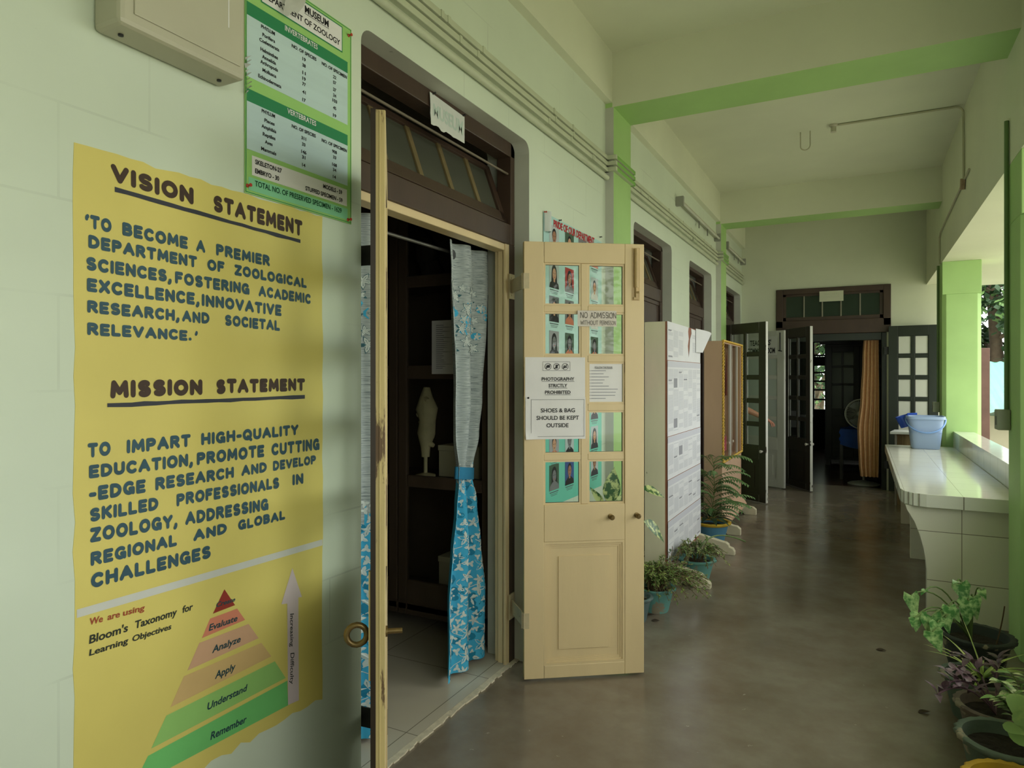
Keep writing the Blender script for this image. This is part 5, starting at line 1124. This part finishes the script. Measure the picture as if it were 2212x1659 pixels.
sL = jt((-.02, 9.38, 1.36), .06, chest); eL = jt((-.04, 9.44, 1.10), .042, sL); wL = jt((.06, 9.43, .88), .027, eL); pL = jt((.08, 9.43, .82), (.018, .038), wL)
for k, dy in enumerate((-.027, -.009, .009, .027)): k1 = jt((.085, 9.43+dy, .775), .010, pL); k2 = jt((.08, 9.43+dy, .745), .009, k1); jt((.07, 9.43+dy, .72), .007, k2)
th1 = jt((.10, 9.40, .835), .011, wL); jt((.115, 9.395, .80), .009, th1)
for sg, yy in ((-1, 9.13), (1, 9.31)):
    hip = jt((-.03, yy, .86), .09, pelv); kn = jt((0, yy, .48), .06, hip); an = jt((-.03, yy, .09), .04, kn); ft = jt((.02, yy, .05), .042, an); jt((.10, yy, .035), .033, ft)
body = skin('body', J, E, Rr, SKN, pe)
def shell(name, idx, add, mt):
    mp = {i: k for k, i in enumerate(idx)}; ed = [(mp[a], mp[b]) for a, b in E if a in mp and b in mp]
    rd = [tuple(x+add for x in Rr[i]) if isinstance(Rr[i], tuple) else Rr[i]+add for i in idx]
    return skin(name, [J[i] for i in idx], ed, rd, mt, pe)
J2 = J; mid = tuple((V3(J[sR])*.15+V3(J[eR])*.85))
shirt_idx = [pelv, belly, chest, neckb, sR, eR, sL, eL]
_s = J[eR]; J[eR] = mid; shell('shirt', shirt_idx, .022, mat('white shirt cloth', (214, 214, 210), .85, .04, 8)); J[eR] = _s
legs = [i for i in range(len(J)) if i > th1+1]
tr = [pelv]+[i for i in legs if J[i][2] > .06]
shell('trousers', tr, .02, mat('navy trousers', (46, 50, 62), .85))
m = MB(); m.lathe([(.0, .108), (.05, .10), (.082, .06), (.092, .0), (.086, -.03)], (-.005, 9.21, 1.68), 20); m.build('hair', mat('black hair', (26, 22, 20), .6, .2, 40), pe, smooth=0)
for sg in (-1, 1):
    m = MB(); m.lathe([(0, -.010), (.010, -.004), (.011, .004), (0, .010)], (.092, 9.21+sg*.032, 1.645), 10); m.build('eye', mat_flat('eye dark', (40, 30, 26), .3), pe, smooth=0)

# ================================================================= outside
m = MB(); m.box((2.7, -15, -1.3), (40, 45, -1.2)); struct(m, 'floor_yard', mat('pale yard ground', (172, 168, 144), .9, .1, 1.2), label='yard ground outside the verandah')
m = MB(); m.box((2.5, -6, -1.3), (2.66, 16, 0)); struct(m, 'wall_plinth', WALLP, label='verandah plinth')
sh = thing('outbuilding', 'low pale outbuilding with a teal metal roof beyond the far column', 'building', (5.5, 16, -1.2))
RF = mat('teal metal roof', (98, 160, 138), .4, .06, 2)
m = MB(); m.box((3.55, 14.9, -1.2), (9.5, 18.8, .80)); m.build('wall', mat('pale shed wall', (168, 162, 138), .7, .05, 3), sh)
rp = MB(); n = 60
def roofp(u, v): return V3((3.25+6.6*u, 14.5+3.2*v, .88+.95*v+.015*math.sin(u*6.6/.09*2*math.pi/2)))
rp.grid(roofp, 240, 6); rp.grid(lambda u, v: V3((3.25+6.6*u, 17.7+1.6*v, 1.83-.8*v)), 4, 2); rp.build('roof', RF, sh)
for xx in (4.05, 5.6):
    m = MB(); m.box((xx, 14.86, -.35), (xx+.62, 14.91, .62)); wf = m.build('window', mat('pale window frame', (160, 156, 134), .6), sh)
    m = MB(); m.box((xx+.07, 14.855, -.28), (xx+.55, 14.865, .55)); m.build('pane', mat('dull pane', (120, 116, 100), .3), wf)
m = MB(); m.box((4.9, 14.6, -1.2), (5.02, 14.72, .9)); m.build('post', mat('shed brown post', (130, 100, 84), .7), sh)
m = MB(); m.box((3.09, 12.05, -1.2), (3.225, 12.2, 1.935)); props(m.build('rusty_post', mat('rusty brown metal', (104, 78, 68), .7, .12, 6), None, bevel=.006), 'tall rusty brown post standing outside next to the far green column', 'post')
LEAF = mat('tree leaf green', (48, 74, 44), .6, .35, 1.6); LEAF2 = mat('tree leaf light', (92, 122, 66), .6, .25, 2); BARK = mat('bark', (98, 84, 66), .9, .2, 8)
def tree(label, x, y, H, R, seed, n=5200, ls=1.0):
    t = thing('tree', label, 'tree', (x, y, -1.2), 0, 'trees beyond the verandah'); r = random.Random(seed); m = MB()
    m.tube([(x, y, -1.2), (x+.1, y+.1, 1), (x-.1, y, H*.5), (x, y, H*.75)], [.22, .18, .13, .06], 10); tips = []
    for k in range(16):
        z0 = H*r.uniform(.05, .6); a = r.uniform(0, 6.28); e = V3((x+R*.8*math.cos(a), y+R*.8*math.sin(a), z0+r.uniform(.2, 1.6))); md = V3((x, y, z0)).lerp(e, .5)+V3((0, 0, .3)); m.tube([(x, y, z0), md, e], [.07, .045, .015], 6); tips += [e, md]
    m.build('trunk', BARK, t, smooth=40); m = MB()
    blobs = [(p, r.uniform(.5, 1.1)) for p in tips]+[(V3((x+R*.5*r.uniform(-1, 1), y+R*.5*r.uniform(-1, 1), H*r.uniform(.3, .95))), r.uniform(.6, 1.2)) for _ in range(14)]
    for k in range(n):
        c, rad = r.choice(blobs); d = V3((r.gauss(0, 1), r.gauss(0, 1), r.gauss(0, .7))).normalized()*rad*r.uniform(.5, 1)
        p = c+d; ax = V3((r.uniform(-1, 1), r.uniform(-1, 1), r.uniform(-.9, .1))).normalized(); u = ax.cross(V3((0, 0, 1))).normalized() if abs(ax.z) < .99 else V3((1, 0, 0)); l = r.uniform(.09, .17)*ls; w = l*.36
        m.add([p, p+ax*l*.5+u*w, p+ax*l, p+ax*l*.5-u*w], [(0, 1, 2, 3)], 1 if r.random() < .3 else 0)
    m.build('crown', [LEAF, LEAF2], t); return t
tree('dense leafy tree directly behind the teal roofed outbuilding', 4.9, 23.0, 7.4, 3.0, 1, 13000, 2.0)
tree('small leafy tree outside the back window of the common room', 0.4, 19.4, 3.6, 1.3, 2, 3000, 1.2)
tree('unseen leafy tree added outside the near green column to block sky light', 9.0, 8.6, 6.5, 2.6, 3, 7000)  # from here on, unseen trees added as a screen against low sky light
tree('unseen leafy tree added opposite the museum doorway to block sky light', 8.4, 1.6, 6.5, 2.6, 4, 8000)
tree('unseen leafy tree added on the camera side of the yard to block sky light', 8.4, -5.4, 6.5, 2.6, 5, 8000)
# ================================================================= potted plants
def mat_leaf(name, base, light, scale=18, th=(.45, .6), rough=.4):
    t = NT(name); co = t.coord(); t.l.new(t.ramp(t.noise(co, scale, 4, .6), [(th[0], lin(base)), (th[1], lin(light))]), t.b.inputs['Base Color']); t.b.inputs['Roughness'].default_value = rough; return t.m
VAR = mat_leaf('variegated leaf', (46, 92, 44), (196, 206, 136), 26, (.46, .56)); SYN = mat_leaf('syngonium leaf', (58, 112, 50), (164, 194, 128), 34, (.42, .66)); FERN = mat_leaf('fern green', (74, 108, 62), (120, 150, 100), 8); BUSH = mat_leaf('bush leaf', (92, 116, 58), (146, 160, 88), 12)
VUP = V3((.45, -.75, .5))
DRKL = mat_leaf('dark broad leaf', (46, 66, 44), (84, 104, 72), 10); SPI = mat_leaf('spider leaf', (140, 176, 72), (206, 214, 140), 9, (.4, .6)); PUR = mat_leaf('purple leaf', (84, 64, 74), (122, 98, 108), 10); RIMV = mat_leaf('cream edged leaf', (112, 148, 78), (206, 212, 158), 30, (.48, .62)); LIME = mat_leaf('lime leaf', (112, 142, 76), (150, 172, 92), 8)
STEM = mat('green stem', (96, 118, 62), .6, .15, 10); TWIG = mat('brown twig', (104, 84, 60), .8, .2, 10); SOIL = mat('potting soil', (44, 38, 32), .95, .3, 30, bump=.6)
DIRT = lambda n, c: mat(n, c, .7, .15, 8, wear=(150, 142, 120), wscale=7, wth=.56, bump=.1)
def leaf(mb, base, d, L, W, mi=0, droop=.3, fold=.18, shape='oval', up=V3((0, 0, 1)), n=8):
    d = V3(d).normalized(); side = d.cross(up)
    side = side.normalized() if side.length > 1e-4 else V3((1, 0, 0)); nr = side.cross(d).normalized(); base = V3(base); b = len(mb.v)
    for i in range(n+1):
        t = i/n
        if shape == 'oval': w = W*math.sin(math.pi*min(1, t**.8))*(1-.25*t)
        elif shape == 'strap': w = W*(min(1, t*6))*(1-t)**.6
        elif shape == 'arrow': w = W*(1.15*(1-t)**.8 if t > .12 else .75)
        else: w = W*math.sin(math.pi*t)
        p = base+d*L*t+nr*(-droop*L*t*t)+(V3((0, 0, -.25*droop*L*t*t)))
        if shape == 'arrow' and i == 0:
            mb.v += [p-side*W*.8-d*L*.22, p, p+side*W*.8-d*L*.22]
        else: mb.v += [p-side*w+nr*fold*w, p, p+side*w+nr*fold*w]
    for i in range(n):
        for k in (0, 1): a = b+3*i+k; mb.f.append((a, a+1, a+4, a+3)); mb.m.append(mi)
def pot(name, label, x, y, R, H, pm, rim=None, wavy=True, group=None, n=48, soilz=.78):
    t = thing(name, label, 'potted plant', (x, y, 0), 0, group); rb = R*.62
    m = MB(); m.lathe([(0, 0), (rb, 0), (rb+.005, .01), (R*.88, H*.84), (R*.86, H*.86), (0, H*.80)][:4]+[(R*.90, H*.86)], (x, y, 0), n)
    m.lathe([(R*.84, H*.86), (R*.72, H*.55)], (x, y, 0), n)
    m.build('pot', pm, t, smooth=50)
    m = MB(); m.lathe([(R*.90, H*.84), (R*1.0, H*.90), (R*1.02, H*.97), (R*.97, H), (R*.86, H*.98), (R*.83, H*.86)], (x, y, 0), n, 0, None, ((1, 2, 3), R*.035, 26) if wavy else None); m.build('rim', rim or pm, t, smooth=60)
    m = MB(); r = random.Random(int(x*1000+y*77)); m.grid(lambda u, v: V3((x+R*.79*math.cos(6.2832*u)*v, y+R*.79*math.sin(6.2832*u)*v, H*soilz+.012*math.sin(9*u*6.28+7*v)*v*(1-v))), 24, 5); m.build('soil', SOIL, t)
    return t
TURQ = DIRT('weathered turquoise pot', (108, 164, 156)); GREYB = DIRT('weathered grey blue pot', (96, 116, 116)); DKP = DIRT('dark weathered pot', (58, 64, 60)); GRNP = DIRT('grey green pot', (92, 106, 92)); BLUEP = mat('blue pot', (86, 140, 170), .5, .1); YRIM = mat('yellow pot rim', (214, 178, 62), .5, .12, 20); YELP = mat('dirty yellow pot', (188, 150, 40), .6, .15, 12); TAUP = DIRT('taupe pot', (112, 100, 88))
def stems(t, pts_list, r=.004, mt=STEM, name='stem'):
    m = MB()
    for pts in pts_list: m.tube(pts, r, 6)
    return m.build(name, mt, t, smooth=40)
def bez(a, b, c, n=8): a, b, c = V3(a), V3(b), V3(c); return [a*(1-t)**2+b*2*t*(1-t)+c*t*t for t in [i/n for i in range(n+1)]]
# --- dieffenbachia behind the folded leaf
dx, dy = .30, 4.03
t = pot('dieffenbachia', 'variegated broad leaved dieffenbachia in a grey blue pot behind the cream door leaf', dx, dy, .115, .155, GREYB)
S_, m = [], MB()
S_.append([(dx, dy, .11), (dx+.01, dy, .45), (dx, dy+.01, .78)])
def dleaf(u0, v0, u1, v1, Z0, Z1, W, droop=.15, zs=.5):
    a, b = dp(u0, v0, Z0), dp(u1, v1, Z1); S_.append(bez((dx, dy, zs), ((a.x+dx)/2, (a.y+dy)/2, max(a.z, zs)+.02), a)); leaf(m, a, b-a, (b-a).length, W, 0, droop, .2, up=V3((.5, -.8, .15)) if droop < .2 else V3((.25, -.55, .75)))
dleaf(1316, 1088, 1328, 1008, 4.17, 4.17, .062, .08, .6); dleaf(1304, 1092, 1276, 1052, 4.15, 4.12, .026, .1, .62); dleaf(1334, 1092, 1350, 1066, 4.18, 4.2, .04, .1, .6)
dleaf(1388, 1056, 1442, 1062, 4.25, 4.30, .045, .25, .66); dleaf(1390, 1126, 1447, 1160, 4.2, 4.25, .055, .25, .5); dleaf(1352, 1100, 1392, 1090, 4.2, 4.25, .05, .2, .6); dleaf(1330, 1130, 1300, 1140, 4.15, 4.0, .05, .3, .5)
stems(t, S_, .006); m.build('leaves', VAR, t, smooth=0)
# --- bushy small leaved plant in turquoise pot
def bushy(label, x, y, R, H, pm, seed, spread, n, hgt, lean=V3((0, 0, 0)), rim=None, xmin=.05):
    t = pot('bushy_plant', label, x, y, R, H, pm, rim); r = random.Random(seed); S_, m = [], MB()
    for k in range(n):
        a = r.uniform(0, 6.28); l = r.uniform(.3, 1)
        e = V3((x+spread*l*math.cos(a), y+spread*l*math.sin(a), H+hgt*r.uniform(.1, 1)*(1.2-l)))+lean*r.random(); e.x = max(e.x, xmin+.02*r.random()); b = bez((x+.04*math.cos(a), y+.04*math.sin(a), H*.75), (x+spread*.3*math.cos(a), y+spread*.3*math.sin(a), H+hgt*.8), e, 7); S_.append(b)
        for p, q in zip(b[2:], b[3:]):
            for s in range(4):
                c = p.lerp(q, r.random()); leaf(m, c, V3((r.uniform(-1, 1), r.uniform(-1, 1), r.uniform(-.5, .8))), r.uniform(.014, .03), r.uniform(.005, .009), 0, .2, .2, n=3)
    stems(t, S_, .0016, TWIG); m.build('foliage', BUSH, t); return t
bushy('bushy small leaved plant in a turquoise pot beside the cream door leaf', .37, 4.27, .125, .155, TURQ, 3, .34, 150, .22, V3((.1, .2, -.08)))
t = bushy('trailing small leaved plant in a turquoise pot with one long arching stalk', .455, 5.08, .14, .155, TURQ, 4, .28, 70, .2, V3((.0, -.18, 0)), None, .335)
stems(t, [bez((.45, 5.06, .14), (.50, 5.1, .42), dp(1610, 1170, 5.6), 12)], .006, STEM, 'arching_stalk')
m = MB(); r = random.Random(6); S2 = []
for (u0, v0, u1, v1) in ((1440, 1200, 1452, 1180), (1450, 1210, 1470, 1185), (1460, 1220, 1484, 1200), (1445, 1215, 1440, 1190)):
    a, b = dp(u0, v0+30, 4.7), dp(u1, v1, 4.8); S2.append(bez(a, a.lerp(b, .5)+V3((.03, 0, .05)), b))
    for s in range(10): leaf(m, a.lerp(b, r.random()), V3((r.uniform(-1, 1), r.uniform(-1, 1), .4)), .03, .009, 0, .2, .2, n=3)
sp_ = stems(t, S2, .002, TWIG, 'spray'); m.build('spray_leaves', DRKL, sp_)
# --- fern like shrub between the stands
fx, fy = .335, 6.24
t = pot('feathery_shrub', 'feathery leaved shrub in a blue pot with a yellow rim between the two stands', fx, fy, .17, .20, BLUEP, YRIM)
S_, m = [], MB(); r = random.Random(8)
S_.append([(fx, fy, .2), (fx+.03, fy, .45), (fx+.02, fy+.03, .72)])
for k in range(52):
    a = r.uniform(0, 6.28); z0 = r.uniform(.22, .74); l = r.uniform(.2, .38); d = V3((math.cos(a)*.9+.25, math.sin(a)*.75, .35)).normalized()
    p0 = V3((fx+.02, fy, z0)); p2 = p0+d*l+V3((0, 0, -.06)); b = bez(p0, p0+d*l*.55+V3((0, 0, .06)), p2, 12); S_.append(b)
    for i in range(2, 13):
        dd = (b[i]-b[i-1]).normalized(); sd = dd.cross(V3((0, 0, 1))).normalized()
        for sg in (-1, 1): leaf(m, b[i], dd*.5+sd*sg+V3((0, 0, -.15)), .06*(1-.035*i), .0095, 0, .25, .1, n=4)
stems(t, S_, .003); m.build('fronds', FERN, t)
m = MB()
for k in range(9): a = k*.7; leaf(m, (fx+.03*math.cos(a), fy+.03*math.sin(a), .22), (math.cos(a)*.8+.3, math.sin(a)*.8-.2, .55), .19, .035, 0, .5, .2)
m.build('broad_leaves', DRKL, t, smooth=0)
# --- right hand row of pots along the parapet
G = 'pots along the parapet'
x, y = 2.055, 4.06
t = pot('syngonium', 'arrow leaved syngonium in a dark pot against the tiled counter support', x, y, .165, .22, DKP, None, True, G)
S_, m = [], MB()
def sleaf(u, v, Z, du, dv, L, W, ctrl=.12):
    p = dp(u, v, Z); S_.append(bez((x-.02, y-.02, .18), ((x+p.x)/2-.02, (y+p.y)/2, max(p.z, .3)+ctrl*.5), p)); e = dp(u+du, v+dv, Z-.05); leaf(m, p, e-p, L, W, 0, .25, .15, 'arrow', up=V3((-.3, -.8, .6)))
sleaf(1968, 1286, 3.2, 8, 40, .10, .034); sleaf(1999, 1274, 3.25, -16, 10, .05, .014); sleaf(2075, 1262, 3.3, 12, 40, .09, .04); sleaf(2092, 1298, 3.25, -6, 42, .11, .045); sleaf(2102, 1290, 3.3, 6, 40, .10, .035); sleaf(2035, 1318, 3.2, 10, 20, .07, .03); sleaf(2012, 1332, 3.1, 4, 36, .12, .045); sleaf(1985, 1325, 3.15, -8, 28, .09, .035); sleaf(2050, 1310, 3.15, 2, 26, .08, .03); sleaf(2015, 1365, 3.0, 10, 24, .09, .04); sleaf(2068, 1256, 3.3, -14, -2, .05, .02); sleaf(2025, 1345, 3.05, -12, 22, .08, .03); sleaf(1975, 1335, 3.1, -6, 14, .06, .022); sleaf(2042, 1335, 3.1, 6, 26, .07, .026); sleaf(2060, 1320, 3.2, 10, 18, .06, .024); sleaf(2120, 1275, 3.3, 10, 20, .05, .02)
stems(t, S_, .0035); m.build('leaves', SYN, t, smooth=0)
m = MB(); m.tube(bez((x+.08, y-.04, .19), (x+.1, y-.06, .30), dp(2170, 1310, 3.2)), .003, 6); tw = m.build('bare_twig', TWIG, t)
x, y = 1.995, 3.57
t = pot('spider_plant', 'striped spider plant in a grey scalloped pot, second in the row along the parapet', x, y, .135, .19, GRNP, None, True, G)
m = MB(); r = random.Random(12)
for k in range(18):
    a = r.uniform(0, 6.28); leaf(m, (x+.02, y, .17), (math.cos(a), math.sin(a), r.uniform(.6, 1.6)), r.uniform(.16, .28), .008, 0, r.uniform(.3, .9), .3, 'strap', n=10)
leaf(m, (x+.03, y-.02, .17), (-.25, .1, 1), .27, .011, 0, .05, .3, 'strap', n=10)
m.build('leaves', SPI, t, smooth=0)
x, y = 2.025, 3.28
t = pot('purple_plant', 'purple trailing plant in a taupe pot, third in the row along the parapet', x, y, .14, .19, TAUP, None, True, G)
S_, m = [], MB(); r = random.Random(14)
for (u, v, Z) in ((2045, 1450, 2.75), (2040, 1480, 2.65), (2075, 1420, 2.9), (2155, 1425, 2.9), (2025, 1500, 2.6)):
    p = dp(u, v, Z); b = bez((x, y, .15), ((x+p.x)/2, (y+p.y)/2, max(.3, p.z+.06)), p); S_.append(b)
    for i in range(3, 9):
        for sg in (-1, 1): leaf(m, b[i], V3((r.uniform(-.6, .3), -.3*sg+r.uniform(-.5, .5), r.uniform(-.1, .8))), r.uniform(.045, .075), .015, 0, .35, .3, n=5)
stems(t, S_, .0035, mat('purple stem', (96, 70, 80), .6)); m.build('leaves', PUR, t, smooth=0)
x, y = 2.006, 2.955
t = pot('cream_edged_plant', 'cream edged small leaved plant in a grey green scalloped pot, fourth along the parapet', x, y, .15, .21, GRNP, None, True, G)
S_, m = [], MB(); r = random.Random(15)
for (u, v, Z) in ((2160, 1470, 2.45), (2185, 1455, 2.5), (2150, 1505, 2.4), (2190, 1500, 2.4), (2175, 1520, 2.4), (2205, 1480, 2.45)):
    p = dp(u, v, Z); b = bez((x+.06, y+.03, .18), ((x+p.x)/2+.03, (y+p.y)/2, p.z), p); S_.append(b)
    for i in range(3, 9):
        for sg in (-1, 1): leaf(m, b[i], V3((sg*.7+r.uniform(-.3, .3), r.uniform(-.8, .1), r.uniform(-.2, .7))), r.uniform(.04, .055), r.uniform(.011, .016), 0, .2, .2, n=5)
stems(t, S_, .003); m.build('leaves', RIMV, t, smooth=0)
m = MB()
for (u, v, Z, du, dv, L, W) in ((2205, 1500, 2.35, -12, 40, .09, .04), (2175, 1578, 2.25, 40, 14, .12, .035), (2165, 1565, 2.25, 30, 10, .08, .02), (2185, 1545, 2.3, 30, 10, .1, .03)):
    p = dp(u, v, Z); e = dp(u+du, v+dv, Z-.05); leaf(m, p, e-p, L, W, 0, .2, .2, up=V3((-.3, -.8, .6)))
m.build('lime_leaves', LIME, t, smooth=0)
x, y = 1.985, 2.655
t = pot('yellow_pot_plant', 'yellow scalloped pot at the near end of the row along the parapet', x, y, .142, .20, YELP, None, True, G)
m = MB()
for k in range(7): a = k*.9+1; leaf(m, (x+.06, y-.02, .17), (math.cos(a)*.4+.9, math.sin(a)*.4-.5, .7), .13, .018, 0, .3, .2)
m.build('leaves', LIME, t, smooth=0)
# --- small litter on the floor
r = random.Random(17); DRY = mat('dry leaf', (70, 58, 46), .9, .3, 20)
for k, (u, v, lab) in enumerate(((1417, 1342, 'dark dry leaf on the floor in front of the turquoise pots'), (1405, 1330, 'small dark scrap on the floor nearest the cream door leaf'), (2000, 1543, 'dry leaf on the floor left of the grey green pot'), (1905, 1405, 'tiny dry leaf alone on the cement floor at the right'))):
    Z = FPX*1.5/(v-815); p = dp(u, v, Z); p.z = .004; m = MB(); leaf(m, p-V3((.03, 0, 0)), V3((1, r.uniform(-.5, .5), 0)), .055, .017, 0, -.1, .4, n=6); o = m.build('dry_leaf', DRY, None, smooth=0); o.location.z = .001; props(o, lab, 'leaf', 'dry leaves on the floor')
